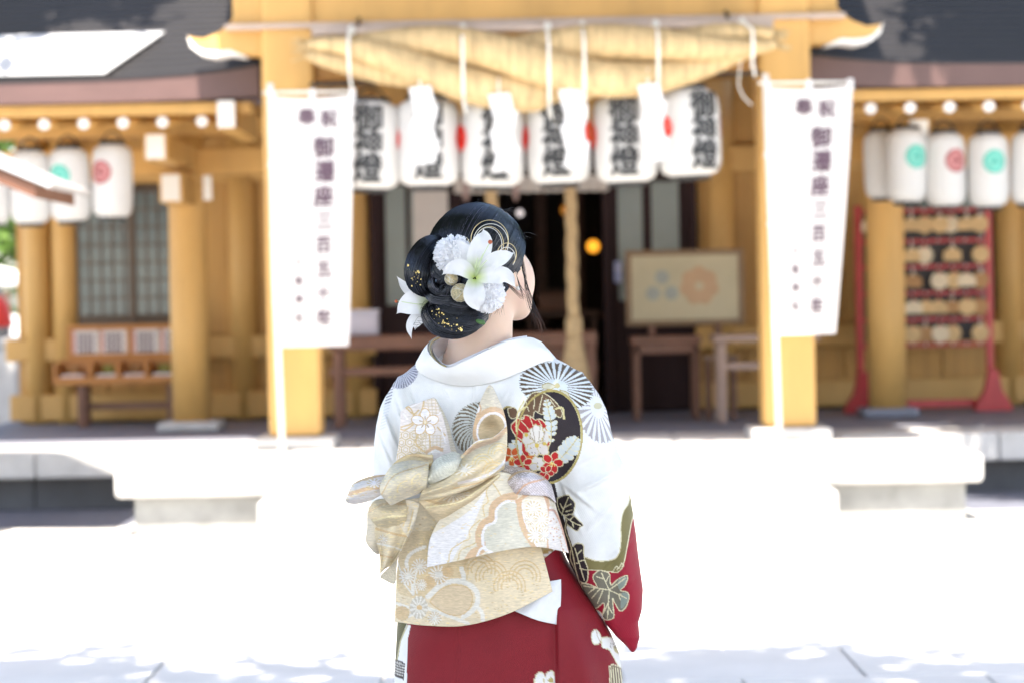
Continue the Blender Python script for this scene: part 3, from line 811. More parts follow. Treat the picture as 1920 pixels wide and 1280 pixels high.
for r, cols in enumerate(lay):
    for i, k in enumerate(cols):
        x = 2.66 + k * 0.1 + random.uniform(-0.01, 0.01); z = rows[r] - 0.02; y = 17.835 - 0.012 * (k % 2)
        m = random.choice((EMAW, EMAW2, EMAW, EMAW3, EMAW3)); w2, h2 = 0.066, 0.09
        pl = thing('votive_plaque', '%s plaque from the left in the %s row of the red rack' % (ords[i].replace('leftmost', 'first'), rown[r]), 'plaque', (x, y, z), 'votive plaques on the red rack')
        if k == 8 or random.random() < 0.3:
            pts = [(x + w2 * math.cos(q * 0.5236), z - 0.085 + w2 * math.sin(q * 0.5236)) for q in range(12)]
        else:
            pts = [(x - w2, z - 0.13), (x + w2, z - 0.13), (x + w2, z - 0.065), (x, z - 0.02), (x - w2, z - 0.065)]
        prism('plaque_board', pts, y, y + 0.009, m, pl)
        tube('plaque_cord', [(x - 0.008, y - 0.003, z - 0.04), (x, y + 0.0, z + 0.03), (x + 0.008, y - 0.003, z - 0.04)], 0.004, random.choice((REDW, CORD)), pl, 5)

# ================================================================== small pavilion and things at the left edge
t = thing('small_pavilion', 'small roofed pavilion whose brown eave juts in at the left edge', 'pavilion', (-3.6, 13.8, 0.09))
PT = mat('pale_post_wood', (0.55, 0.48, 0.26), 0.6, var=0.1)
roofp = [(-4.75, 2.12), (-2.44, 2.035), (-2.47, 2.00), (-2.56, 1.965)]
for sx in (1, -1):
    cxr = -3.6
    prf = [(cxr, 2.56), (cxr + sx * 1.16, 2.035), (cxr + sx * 1.14, 2.005), (cxr, 2.505)]
    prism('roof_slope', prf if sx > 0 else prf[::-1], 12.95, 14.16, PALE_SHEET, t, 0.004)
    prf = [(cxr, 2.50), (cxr + sx * 1.06, 2.03), (cxr + sx * 1.06, 1.955), (cxr, 2.42)]
    prism('roof_underside', prf if sx > 0 else prf[::-1], 12.98, 14.14, BROWN, t, 0.004)
for x in (-4.36, -3.085):
    for y in (13.15, 13.8):
        box('post', x - 0.055, x + 0.055, y, y + 0.11, 0.095, 2.12, PT, t, 0.01)
box('beam', -4.40, -2.80, 13.17, 13.24, 2.13, 2.24, BROWN, t, 0.006)
t = thing('guardian_statue', 'stone statue wearing a red bib at the far left edge', 'statue', (-4.70, 22.0, 1.05))
STG = mat('grey_statue_stone', (0.36, 0.35, 0.34), 0.8, var=0.15)
lathe('statue_body', [(0.15, 0), (0.16, 0.1), (0.13, 0.25), (0.08, 0.34)], STG, t, 16, (-4.72, 22.0, 1.10))
lathe('statue_head', [(0.04, 0), (0.085, 0.05), (0.09, 0.11), (0.05, 0.17), (0.01, 0.19)], STG, t, 16, (-4.72, 22.0, 1.42))
lathe('red_bib', [(0.17, 0.07), (0.185, 0.09), (0.15, 0.26), (0.10, 0.34), (0.09, 0.35)], REDP, t, 18, (-4.72, 22.0, 1.12))
t = thing('stone_pedestal', 'pale stone pedestal under the red-bibbed statue at the left edge', 'pedestal', (-4.70, 22.0, 0))
box('pedestal_block', -5.0, -4.46, 21.75, 22.25, 0.0, 1.02, STONE, t, 0.02)
box('pedestal_cap', -5.03, -4.44, 21.72, 22.28, 1.021, 1.098, STONE, t, 0.015)
t = thing('garden_shed', 'distant little white roof behind the red-bibbed statue', 'shed', (-6.3, 27, 0))
box('shed_wall', -8.0, -6.0, 27.2, 29, 0, 1.55, BROWN, t, 0.01)
prism('shed_roof', [(-8.3, 1.62), (-5.66, 1.62), (-5.70, 1.72), (-7.0, 2.1), (-8.3, 1.8)], 26.8, 29.3, WHITEP, t, 0.01)

# ================================================================== trees
BARK = mat('bark', (0.10, 0.075, 0.055), 0.9, var=0.3, scale=8, bump=0.6, bscale=25, stretch=(1, 1, 0.3))
LEAF = mat('leaf', (0.07, 0.13, 0.025), 0.5, var=0.45, scale=3, trans=0.35)
LEAF2 = mat('leaf_fresh', (0.12, 0.22, 0.035), 0.5, var=0.45, scale=3, trans=0.4)
def tree(x, y, h, lobes, nleaf, size, lab, lm=LEAF, tr=0.22):
    t = thing('broadleaf_tree', lab, 'tree', (x, y, 0))
    tp = Vector(lobes[0][:3])
    mid = Vector((x, y, h * 0.45))
    tr_o = tube('trunk', [(x, y, -0.1), (x + 0.03, y + 0.02, h * 0.2), mid, (mid + tp) / 2 + Vector((0, 0, 0.2)), tp], [tr * 1.5, tr, tr * 0.8, tr * 0.5, tr * 0.15], BARK, t, 12)
    for lb in lobes[1:]:
        c = Vector(lb[:3]); tube('limb', [mid, (mid * 0.5 + c * 0.5) + Vector((0, 0, 0.3)), c], [tr * 0.6, tr * 0.35, tr * 0.1], BARK, tr_o, 8)
    g = np.random.default_rng(int(abs(x * 100) + abs(y * 10)))
    tot = sum(l[3] * l[4] * l[5] for l in lobes)
    C = []
    for lb in lobes:
        k = int(nleaf * lb[3] * lb[4] * lb[5] / tot)
        # clumps of leaves
        nc = max(4, k // 28)
        d = g.normal(size=(nc, 3)); d /= np.linalg.norm(d, axis=1)[:, None]
        rr = g.uniform(0.35, 1.0, nc) ** 0.5
        cc = np.array(lb[:3]) + d * rr[:, None] * np.array(lb[3:6])
        C.append(np.repeat(cc, 28, axis=0) + g.normal(scale=0.20, size=(nc * 28, 3)))
    C = np.concatenate(C); n = len(C)
    nn = g.normal(size=(n, 3)); nn[:, 2] = np.abs(nn[:, 2]) + 0.5; nn /= np.linalg.norm(nn, axis=1)[:, None]
    a = np.cross(nn, g.normal(size=(n, 3))); a /= np.linalg.norm(a, axis=1)[:, None]; b = np.cross(nn, a)
    s = (size * g.uniform(0.6, 1.3, n))[:, None]
    V = np.stack([C - a * s, C - b * s * 0.45 + nn * s * 0.1, C + a * s, C + b * s * 0.45 + nn * s * 0.1], 1).reshape(-1, 3)
    Fc = np.arange(4 * n).reshape(-1, 4)
    mesh('crown', V.tolist(), Fc.tolist(), lm, t)
# tall tree beside and over the photographer: its shade falls on the woman and ends in dapples beyond her
tree(-3.9, 2.2, 8.0, [(-1.6, 2.4, 6.4, 2.4, 2.5, 1.1), (0.6, 2.2, 6.6, 2.2, 2.2, 1.0), (1.9, 3.0, 6.3, 1.5, 1.7, 0.9), (-2.6, 4.8, 6.2, 1.8, 1.9, 0.8), (0.0, 4.65, 6.3, 2.0, 1.6, 0.7)], 18000, 0.14,
     'tall leafy tree beside the photographer, known from the dappled shade on the ground')
tree(4.6, -3.2, 8.5, [(1.5, -2.6, 6.2, 2.6, 2.6, 1.2), (-1.8, -2.8, 6.4, 2.4, 2.6, 1.2), (0.2, -5.6, 6.0, 3.0, 2.0, 1.2), (-4.0, -1.0, 6.0, 1.8, 2.6, 1.2)], 18000, 0.15,
     'added unseen leafy tree behind the photographer, put in to deepen the shade')  # canopy added out of view to cut sky light on the woman
tree(-7.8, 18.5, 7.0, [(-5.9, 18.9, 5.9, 1.9, 1.6, 1.0), (-7.6, 18.6, 6.4, 1.6, 1.6, 1.2)], 5000, 0.16, 'added unseen leafy tree at the left end of the shrine, shading the stone pedestal')  # tree added out of frame so the pedestal falls in shade
tree(-6.3, 13.0, 7.2, [(-4.5, 15.25, 6.2, 2.0, 1.35, 0.7), (-6.2, 14.2, 6.6, 1.5, 1.5, 1.0)], 13000, 0.15, 'added unseen leafy tree left of the small pavilion, shading the left roof slope')  # put in above the view to darken the left roof slope
tree(6.9, 12.3, 8.5, [(6.0, 13.2, 7.4, 2.8, 3.4, 1.5), (3.9, 14.7, 6.6, 1.5, 2.3, 1.0), (3.85, 12.5, 6.9, 1.6, 1.9, 1.0)], 30000, 0.16, 'broad leafy tree to the right of the shrine, shading its right roof')
tree(-7.6, 31, 7, [(-7.0, 31, 3.6, 2.2, 1.8, 2.2), (-5.6, 31.5, 2.8, 1.4, 1.4, 1.6), (-9, 30, 4.5, 2, 2, 2)], 7000, 0.13, 'bright green tree beyond the left end of the shrine', LEAF2)
# ================================================================== the woman
import openvdb
FY = 4.53                                            # she stands 4.5 m from the camera
Fv, Rv, Uv = np.array(fwd), np.array(rt), np.array(up)
CV = np.array([0, 0, CAM_H])
PXM = LENS / SENSOR * 1920                           # figure sheet: one unit is about one millimetre
def fig(P):
    """figure-sheet millimetres (across, down, depth away from the viewer) -> metres in the place"""
    P = np.atleast_2d(np.asarray(P, float))
    d = Fv + Rv * ((P[:, :1] - 960) / PXM) + Uv * ((640 - P[:, 1:2]) / PXM)
    W = CV + d * (FY / d[:, 1:2])
    W[:, 1] += P[:, 2] / 1000.0
    return W
def pc(P):
    """sheet point drawn on the reference plane, moved to its own depth"""
    P = np.array(P, float).reshape(-1, 3)
    k = (FY + P[:, 2] / 1000) / FY
    P[:, 0] = 960 + (P[:, 0] - 960) * k; P[:, 1] = 556 + (P[:, 1] - 556) * k
    return P
def lin(c, k=0.85):
    c = np.array(c, float) / 255
    return np.where(c < 0.04045, c / 12.92, ((c + 0.055) / 1.055) ** 2.4) * k

def smoothpts(pts, closed=False, n=6):
    P = np.array(pts, float); m = len(P); out = []
    rngi = range(m) if closed else range(m - 1)
    for i in rngi:
        p1, p2 = P[i], P[(i + 1) % m]
        p0 = P[(i - 1) % m] if (closed or i > 0) else 2 * p1 - p2
        p3 = P[(i + 2) % m] if (closed or i < m - 2) else 2 * p2 - p1
        for k in range(n):
            t = k / n
            out.append(0.5 * ((2 * p1) + (p2 - p0) * t + (2 * p0 - 5 * p1 + 4 * p2 - p3) * t ** 2 + (3 * p1 - p0 - 3 * p2 + p3) * t ** 3))
    if not closed: out.append(P[-1])
    return np.array(out)

class Paint:
    """flat print: colours the cloth's own vertices"""
    def __init__(s, P, base):
        s.P = np.asarray(P)[:, :2]; s.c = np.tile(lin(base), (len(P), 1)); s.mask = None
    def _put(s, idx, col):
        if s.mask is not None: idx = idx[s.mask[idx]]
        s.c[idx] = lin(col)
    def _box(s, Q, m):
        lo, hi = Q.min(0) - m, Q.max(0) + m
        return np.where((s.P[:, 0] > lo[0]) & (s.P[:, 0] < hi[0]) & (s.P[:, 1] > lo[1]) & (s.P[:, 1] < hi[1]))[0]
    def inside(s, pts, smooth=True):
        Q = smoothpts(pts, True) if smooth else np.array(pts, float)
        i = s._box(Q, 0); x, y = s.P[i, 0], s.P[i, 1]; r = np.zeros(len(i), bool); m = len(Q)
        for k in range(m):
            a, b = Q[k], Q[(k + 1) % m]
            if a[1] == b[1]: continue
            c = (a[1] > y) != (b[1] > y)
            r ^= c & (x < (b[0] - a[0]) * (y - a[1]) / (b[1] - a[1]) + a[0])
        return i[r]
    def poly(s, pts, col, smooth=True, edge=None, ew=1.5):
        s._put(s.inside(pts, smooth), col)
        if edge is not None: s.line(list(pts) + [pts[0]], ew, edge, smooth)
    def line(s, pts, w, col, smooth=True):
        Q = smoothpts(pts, False) if smooth and len(pts) > 2 else np.array(pts, float)
        i = s._box(Q, w + 1)
        if not len(i): return
        X = s.P[i]; d = np.full(len(i), 1e9)
        for a, b in zip(Q[:-1], Q[1:]):
            ab = b - a; t = np.clip(((X - a) @ ab) / max(ab @ ab, 1e-9), 0, 1)
            d = np.minimum(d, np.hypot(*(X - a - t[:, None] * ab).T))
        s._put(i[d < w / 2 + 0.25], col)
    def ell(s, c, rx, ry, col, rot=0, r0=0.0):
        X = s.P - np.array(c); ca, sa = math.cos(rot), math.sin(rot)
        q = np.hypot((X[:, 0] * ca + X[:, 1] * sa) / rx, (-X[:, 0] * sa + X[:, 1] * ca) / ry)
        s._put(np.where((q < 1) & (q >= r0))[0], col)
    def arc(s, c, r, a0, a1, w, col, sy=1.0):
        s.line([(c[0] + r * math.cos(a0 + (a1 - a0) * k / 14), c[1] + sy * r * math.sin(a0 + (a1 - a0) * k / 14)) for k in range(15)], w, col, False)
    def wheel(s, c, rx, ry, n, petal, gap, rot=0, r0=0.0, curl=0.0, lim=None):
        X = s.P - np.array(c); ca, sa = math.cos(rot), math.sin(rot)
        x, y = (X[:, 0] * ca + X[:, 1] * sa) / rx, (-X[:, 0] * sa + X[:, 1] * ca) / ry
        q = np.hypot(x, y); a = np.arctan2(y, x) + curl * q
        ph = (a * n / (2 * np.pi)) % 1.0
        rim = 1.0 - 0.07 * (np.abs(ph - 0.5) * 2) ** 2
        wd = 0.13 + 0.30 * np.clip(q, 0, 1) ** 1.5
        sel = (q < rim)
        if lim is not None: sel &= lim(s.P[:, 0], s.P[:, 1])
        s._put(np.where(sel)[0], petal)
        s._put(np.where(sel & (np.minimum(ph, 1 - ph) < wd * 0.74) & (q > 0.30 + r0))[0], gap)
    def flower(s, c, r, n, col, edge=None, rot=0.0, core=None):
        for k in range(n):
            a = rot + k * 2 * math.pi / n
            m = (c[0] + 0.58 * r * math.cos(a), c[1] + 0.58 * r * math.sin(a))
            if edge is not None: s.ell(m, 0.50 * r, 0.40 * r, edge, a)
            s.ell(m, 0.43 * r, 0.32 * r, col, a)
        if core is not None: s.ell(c, 0.2 * r, 0.2 * r, core)

def set_cols(me, cols):
    a = me.color_attributes.new('print', 'FLOAT_COLOR', 'POINT')
    a.data.foreach_set('color', np.concatenate([cols, np.ones((len(cols), 1))], 1).astype(np.float32).ravel())

# ---- implicit modelling on a voxel grid (units: figure millimetres)
class Sdf:
    def __init__(s, lo, hi, h):
        s.lo, s.h = np.array(lo, float), h
        s.n = np.ceil((np.array(hi) - s.lo) / h).astype(int) + 1
        s.D = np.full(s.n, 60.0, np.float32)
        s.ax = [s.lo[i] + h * np.arange(s.n[i]) for i in range(3)]
    def _sub(s, lo, hi):
        sl = []
        for i in range(3):
            a = int(max(0, math.floor((lo[i] - s.lo[i]) / s.h))); b = int(min(s.n[i], math.ceil((hi[i] - s.lo[i]) / s.h) + 1))
            if b <= a: return None
            sl.append(slice(a, b))
        g = np.meshgrid(*[s.ax[i][sl[i]] for i in range(3)], indexing='ij', sparse=True)
        return tuple(sl), g
    def _mix(s, sl, d, k, sub=False):
        o = s.D[sl]
        if sub:
            d = -d; hh = np.clip(0.5 - 0.5 * (o - d) / k, 0, 1) ; s.D[sl] = o * (1 - hh) + d * hh + k * hh * (1 - hh)
        else:
            hh = np.clip(0.5 + 0.5 * (o - d) / k, 0, 1); s.D[sl] = o * (1 - hh) + d * hh - k * hh * (1 - hh)
    def caps(s, a, b, ra, rb, k=8.0):
        a, b = np.array(a, float), np.array(b, float); r = max(ra, rb) + 3 * k + 8
        q = s._sub(np.minimum(a, b) - r, np.maximum(a, b) + r)
        if q is None: return
        sl, (X, Y, Z) = q; ab = b - a
        t = np.clip(((X - a[0]) * ab[0] + (Y - a[1]) * ab[1] + (Z - a[2]) * ab[2]) / max(ab @ ab, 1e-6), 0, 1)
        d = np.sqrt((X - a[0] - t * ab[0]) ** 2 + (Y - a[1] - t * ab[1]) ** 2 + (Z - a[2] - t * ab[2]) ** 2) - (ra + (rb - ra) * t)
        s._mix(sl, d, k)
    def ell(s, c, r, k=8.0, sub=False):
        c, r = np.array(c, float), np.array(r, float); e = r.max() + 3 * k + 8
        q = s._sub(c - e, c + e)
        if q is None: return
        sl, (X, Y, Z) = q
        q0 = np.sqrt(((X - c[0]) / r[0]) ** 2 + ((Y - c[1]) / r[1]) ** 2 + ((Z - c[2]) / r[2]) ** 2)
        q1 = np.sqrt(((X - c[0]) / r[0] ** 2) ** 2 + ((Y - c[1]) / r[1] ** 2) ** 2 + ((Z - c[2]) / r[2] ** 2) ** 2)
        s._mix(sl, q0 * (q0 - 1) / np.maximum(q1, 1e-6), k, sub)
    def loft(s, vs, Ls, Rs, ws, bs, k=14.0, p=2.0, cap=8.0):
        v0, v1 = vs[0], vs[-1]
        q = s._sub((min(Ls) - 50, v0 - 30, -400), (max(Rs) + 50, v1 + 30, 600))
        sl, (X, Y, Z) = q
        Lf, Rf, wf, bf = (np.interp(Y, vs, a) for a in (Ls, Rs, ws, bs))
        cu, a = (Lf + Rf) / 2, np.maximum((Rf - Lf) / 2, 2); bb = np.maximum(bf, 2)
        g = (np.abs((X - cu) / a) ** p + np.abs((Z - wf) / bb) ** p) ** (1 / p)
        d = (g - 1) * np.minimum(a, bb)
        d = np.maximum(d, np.maximum(v0 - Y, Y - v1))
        s._mix(sl, d, k)
    def mesh(s, name, iso=0.0):
        gr = openvdb.FloatGrid(5.0)
        gr.copyFromArray(np.clip(s.D / s.h, -5, 5).astype(np.float32))
        pts, quads = gr.convertToQuads(iso)
        P = s.lo + pts * s.h
        return P, quads

def vdb_obj(name, P, quads, m, parent, smooth=True):
    me = bpy.data.meshes.new(name)
    W = fig(P)
    me.vertices.add(len(W)); me.vertices.foreach_set('co', W.astype(np.float32).ravel())
    q = quads[:, ::-1] if True else quads
    me.loops.add(q.size); me.polygons.add(len(q))
    me.loops.foreach_set('vertex_index', q.astype(np.int32).ravel())
    me.polygons.foreach_set('loop_start', np.arange(0, q.size, 4, dtype=np.int32))
    me.update(calc_edges=True); me.validate()
    # outward normals
    bm = bmesh.new(); bm.from_mesh(me); bmesh.ops.recalc_face_normals(bm, faces=bm.faces); bm.to_mesh(me); bm.free()
    return link(name, me, m, parent, smooth)

# ---- cloth materials with a woven surface
def weave(m, scale, strength, relief=0.0):
    nt = m.node_tree; b = nt.nodes['Principled BSDF']; L = nt.links
    tc = nt.nodes.new('ShaderNodeTexCoord')
    hs = []
    for ang in (0.5, -0.9):
        mp = nt.nodes.new('ShaderNodeMapping'); mp.inputs['Rotation'].default_value = (0, ang, 0)
        wv = nt.nodes.new('ShaderNodeTexWave'); wv.inputs['Scale'].default_value = scale; wv.inputs['Distortion'].default_value = 1.2
        L.new(tc.outputs['Object'], mp.inputs[0]); L.new(mp.outputs[0], wv.inputs[0]); hs.append(wv)
    ad = nt.nodes.new('ShaderNodeMath'); ad.operation = 'ADD'
    L.new(hs[0].outputs[1], ad.inputs[0]); L.new(hs[1].outputs[1], ad.inputs[1])
    bp = nt.nodes.new('ShaderNodeBump'); bp.inputs['Strength'].default_value = strength; bp.inputs['Distance'].default_value = 0.002
    if relief:                                        # embroidered thread stands proud of the ground weave
        at_ = nt.nodes.new('ShaderNodeAttribute'); at_.attribute_name = 'print'
        ml = nt.nodes.new('ShaderNodeMath'); ml.operation = 'MULTIPLY_ADD'; ml.inputs[1].default_value = relief
        L.new(at_.outputs['Fac'], ml.inputs[0]); L.new(ad.outputs[0], ml.inputs[2]); ad = ml
    L.new(ad.outputs[0], bp.inputs['Height']); L.new(bp.outputs[0], b.inputs['Normal'])
    return m
SILK = weave(mat('printed_silk', (1, 1, 1), 0.55, var=0.05, scale=55, attr='print', sheen=0.04, spec=0.3), 90, 0.13)
BROC = weave(mat('gold_brocade', (1, 1, 1), 0.33, metal=0.38, var=0.22, scale=90, stretch=(1, 1, 5), attr='print', spec=0.6, sheen=0.1), 260, 0.32, 3.0)
SKIN = mat('skin', (1, 1, 1), 0.5, var=0.03, scale=30, attr='print', sss=0.25, spec=0.35)
COLLAR = weave(mat('white_collar_silk', (0.76, 0.76, 0.76), 0.6, var=0.02, scale=20, sheen=0.2), 130, 0.15)
HAIR = mat('black_hair', (0.007, 0.007, 0.009), 0.27, var=0.4, scale=60, spec=0.6)
HAIRS = mat('black_hair_strand', (1, 1, 1), 0.24, var=0.3, scale=60, spec=0.65, attr='print')
for m_ in (HAIR, HAIRS): m_.node_tree.nodes['Principled BSDF'].inputs['Specular Tint'].default_value = (0.74, 0.84, 1.0, 1)  # bluish tint stands in for the sky's sheen on the hair
HAIRB = mat('brown_hair_tip', (0.10, 0.045, 0.03), 0.4, var=0.3, scale=60)
PETAL = mat('lily_petal', (1, 1, 1), 0.5, var=0.02, attr='print', trans=0.25, sheen=0.1)
POM = mat('chrysanthemum_petal', (0.93, 0.93, 0.95), 0.6, var=0.02, trans=0.4)
GOLDW = mat('gold_wire', (0.62, 0.50, 0.28), 0.3, metal=0.8, var=0.1)
SILVW = mat('silver_wire', (0.72, 0.70, 0.64), 0.3, metal=0.6, var=0.1)
GOLDB = mat('gold_glitter', (0.62, 0.54, 0.34), 0.35, metal=0.55, var=0.5, scale=300, bump=0.8, bscale=400)
GOLDF = mat('gold_leaf', (0.80, 0.62, 0.24), 0.3, metal=0.7, var=0.3, scale=200)
GREENL = mat('stem_green', (0.06, 0.15, 0.04), 0.5)
ANTH = mat('rust_anther', (0.42, 0.10, 0.04), 0.7)
PEARL = mat('pearl', (0.8, 0.78, 0.74), 0.2, coat=0.5)

woman = thing('person', 'woman in a white and crimson floral kimono with gold bow, seen from behind', 'person', tuple(fig([(900, 1938, 90)])[0]))

# ---------------------------------------------------------------- body (one surface)
HC = np.array([893, 484, 78.0])                       # head centre
FD = np.array([0.60, 0.0, 0.80])                      # the way she faces: away and to the right
FR = np.array([0.80, 0.0, -0.60])                     # her right-hand side
def hd(f, r, d): return HC + FD * f + FR * r + np.array([0, d, 0.0])
B = Sdf((660, 360, -60), (1180, 1950, 420), 4.0)
B.ell(HC, (88, 96, 98), 6)                            # skull
B.ell((936, 528, 122), (68, 74, 76), 14)              # cheeks
B.caps(hd(40, 0, 80), hd(66, 0, 96), 34, 22, 16)      # jaw, chin
B.caps((952, 556, 112), (970, 574, 128), 32, 28, 12)
B.caps(hd(92, 0, 30), hd(110, 0, 56), 7, 11, 8)       # nose
B.caps(hd(88, -9, 78), hd(88, 9, 78), 7, 7, 5)        # lips
for sgn in (-1, 1):
    B.ell(hd(88, sgn * 30, 26), (13, 9, 9), 5, True)  # eye sockets
    B.caps(hd(88, sgn * 16, 12), hd(84, sgn * 46, 14), 6, 5, 6)
    B.ell(hd(-6, sgn * 88, 32), (10, 27, 16), 4)      # ears
B.caps((906, 570, 82), (896, 690, 72), 56, 64, 14)    # neck
B.caps((896, 700, 78), (800, 748, 88), 58, 46, 24); B.caps((896, 700, 78), (1030, 752, 88), 58, 46, 24)
B.loft([690, 760, 900, 1000, 1120, 1200], [800, 770, 790, 815, 780, 800], [1010, 1050, 1030, 995, 1030, 1010], [82] * 6, [50, 80, 90, 85, 95, 80], 20)
for sgn, sx, ex, wx in ((-1, 775, 752, 850), (1, 1062, 1098, 965)):
    B.caps((sx, 762, 88), (ex, 905, 110), 40, 34, 20); B.caps((ex, 905, 110), (wx, 985, 280), 34, 22, 14)
    hx = wx + (18 if sgn < 0 else -18)
    B.caps((wx, 985, 280), (hx, 1000, 318), 24, 24, 12)           # palm
    for k, ln in enumerate((46, 54, 50, 40)):                      # fingers
        o = np.array([hx, 986 + k * 13, 330.0])
        m = o + np.array([-sgn * ln * 0.4, 4, 14]); e = m + np.array([-sgn * ln * 0.5, 8, -4])
        B.caps(o, m, 8.5, 8, 4); B.caps(m, e, 8, 6.5, 4)
    B.caps((hx, 984, 306), (hx - sgn * 22, 966, 312), 10, 9, 5); B.caps((hx - sgn * 22, 966, 312), (hx - sgn * 44, 970, 322), 9, 7, 4)
for lx in (858, 958):
    B.caps((lx, 1150, 88), (lx + (8 if lx < 900 else -8), 1520, 84), 78, 52, 24); B.caps((lx + (8 if lx < 900 else -8), 1520, 84), (lx + 4, 1870, 92), 50, 32, 16)
    B.caps((lx + 4, 1885, 80), (lx + 4, 1908, 230), 30, 24, 14)
P, Q = B.mesh('body')
pt = Paint(P, (236, 203, 180))
fc = (P - HC) @ FD; rr = (P - HC) @ FR; dd = P[:, 1] - HC[1]
pt.c[(fc > 84) & (np.abs(rr) < 20) & (np.abs(dd - 78) < 8)] = lin((196, 92, 88))
pt.c[(fc > 70) & (np.abs(np.abs(rr) - 31) < 18) & (np.abs(dd - 10) < 3)] = lin((60, 45, 40))
ch = np.exp(-((P[:, 0] - 985) ** 2 / 700 + (P[:, 1] - 540) ** 2 / 900))[:, None]
pt.c = pt.c * (1 - 0.35 * ch) + lin((236, 190, 178)) * 0.35 * ch
body = vdb_obj('body', P, Q, SKIN, woman)
set_cols(body.data, pt.c)
def ball(name, c, r, m, parent, n=16):
    V, Fc = lathe_data([(r * math.sin(math.pi * (k + 0.02) / 10.04), -r * math.cos(math.pi * (k + 0.02) / 10.04)) for k in range(11)], n)
    c = fig([c])[0]
    return mesh(name, [(c[0] + a / 1000, c[1] + b / 1000, c[2] + d / 1000) for a, b, d in V], Fc, m, parent, True)
for sgn in (-1, 1):
    e = ball('eye', hd(80, sgn * 30, 26), 11, WHITEP, body)
    ball('iris', hd(86, sgn * 30, 26), 6.5, INK, e)

# ---------------------------------------------------------------- kimono: bodice and sleeves
K = Sdf((660, 630, -80), (1240, 1260, 330), 3.0)
vs = [648, 660, 672, 685, 700, 720, 745, 770, 800, 830, 880, 930, 980, 1020, 1060, 1120]
Ls = [880, 838, 800, 776, 757, 736, 722, 712, 705, 701, 697, 698, 712, 740, 756, 750]
Rs = [975, 1012, 1040, 1066, 1088, 1107, 1122, 1133, 1138, 1128, 1090, 1062, 1052, 1050, 1050, 1052]
ws = [92, 92, 92, 92, 92, 92, 92, 92, 92, 92, 92, 92, 92, 92, 92, 92]
bs = [10, 26, 44, 60, 74, 88, 98, 104, 108, 110, 112, 112, 110, 110, 110, 110]
K.loft(vs, Ls, Rs, ws, bs, 10, 2.35)
vs = [705, 740, 770, 800, 830, 870, 910, 960, 1000, 1050, 1110, 1150, 1172, 1200, 1222, 1230]
Rs = [1092, 1120, 1135, 1144, 1156, 1171, 1184, 1190, 1195, 1203, 1210, 1206, 1199, 1202, 1197, 1192]
Ls = [1020, 1006, 1006, 1010, 1018, 1028, 1034, 1042, 1050, 1064, 1094, 1120, 1136, 1158, 1180, 1186]
ws = [92, 88, 84, 80, 76, 70, 66, 62, 60, 58, 56, 55, 55, 55, 55, 55]
bs = [40, 66, 76, 80, 80, 74, 66, 58, 52, 46, 38, 32, 28, 22, 12, 5]
K.loft(vs, Ls, Rs, ws, bs, 16, 2.1)
# left sleeve bends forward over the forearm
vs = [715, 745, 770, 800, 870, 930, 990, 1040, 1075]
K.loft(vs, [748, 726, 714, 706, 699, 700, 712, 728, 742], [770, 790, 800, 800, 800, 800, 806, 812, 812], [92, 92, 94, 96, 104, 120, 150, 180, 200], [20, 56, 68, 76, 84, 92, 96, 84, 40], 16)
K.caps((745, 940, 150), (830, 985, 270), 60, 48, 20)
K.caps((1105, 930, 120), (985, 985, 270), 58, 46, 20)
K.ell((892, 612, 62), (66, 92, 74), 8, True)          # neck opening, drawn back from the nape
# soft folds
X, Y, Z = np.meshgrid(*K.ax, indexing='ij', sparse=True)
back = 1 / (1 + np.exp((Z - 80) / 12))
f1 = np.exp(-((X - 745) ** 2) / 1500 - ((Y - 800) ** 2) / 9000) * np.sin((X - 0.22 * (Y - 760) + 0.0008 * (Y - 800) ** 2) / 7.2) * 3.6
f2 = np.exp(-((X - 1120) ** 2) / 3600 - ((Y - 930) ** 2) / 14000) * (np.sin((0.62 * X + 0.9 * Y) / 19) * 4.2 + np.sin((0.3 * X + 1.1 * Y) / 12 + 1) * 2.0 + np.sin((1.0 * X - 0.35 * Y) / 15) * 2.0)
f3 = np.exp(-((X - 1165) ** 2) / 1600 - ((Y - 1090) ** 2) / 9000) * np.sin((X - 0.25 * Y) / 10.5) * 4.5
f4 = np.exp(-((X - 960) ** 2) / 1500 - ((Y - 770) ** 2) / 4000) * np.sin((X + 0.12 * Y) / 8.5) * 2.6
f5 = np.exp(-((X - 1075) ** 2) / 900 - ((Y - 980) ** 2) / 12000) * np.sin((X - 0.4 * Y) / 12) * 2.2
f6 = 2.2 * np.exp(-((X - 886) / 3.0) ** 2) * (Y < 800) - 1.5 * np.exp(-((X - 893) / 5.0) ** 2) * (Y < 800)
f7 = np.exp(-((X - 800) ** 2) / 4000 - ((Y - 735) ** 2) / 1500) * np.sin((0.9 * X + 0.5 * Y) / 12) * 2.2
def ridge(a, b, amp, wd):
    a, b = np.array(a, float), np.array(b, float); ab = b - a
    t_ = np.clip(((X - a[0]) * ab[0] + (Y - a[1]) * ab[1]) / (ab @ ab), 0, 1)
    d_ = ((X - a[0] - t_ * ab[0]) * -ab[1] + (Y - a[1] - t_ * ab[1]) * ab[0]) / np.linalg.norm(ab)
    dd_ = np.sqrt((X - a[0] - t_ * ab[0]) ** 2 + (Y - a[1] - t_ * ab[1]) ** 2)
    return amp * np.sin(np.pi * np.clip(t_, 0.02, 0.98)) * np.exp(-(dd_ / wd) ** 2) * np.sign(d_ + 1e-6) ** 0 * (-1 + 1.6 / (1 + np.exp(-d_ / 1.5)))
creases = 0
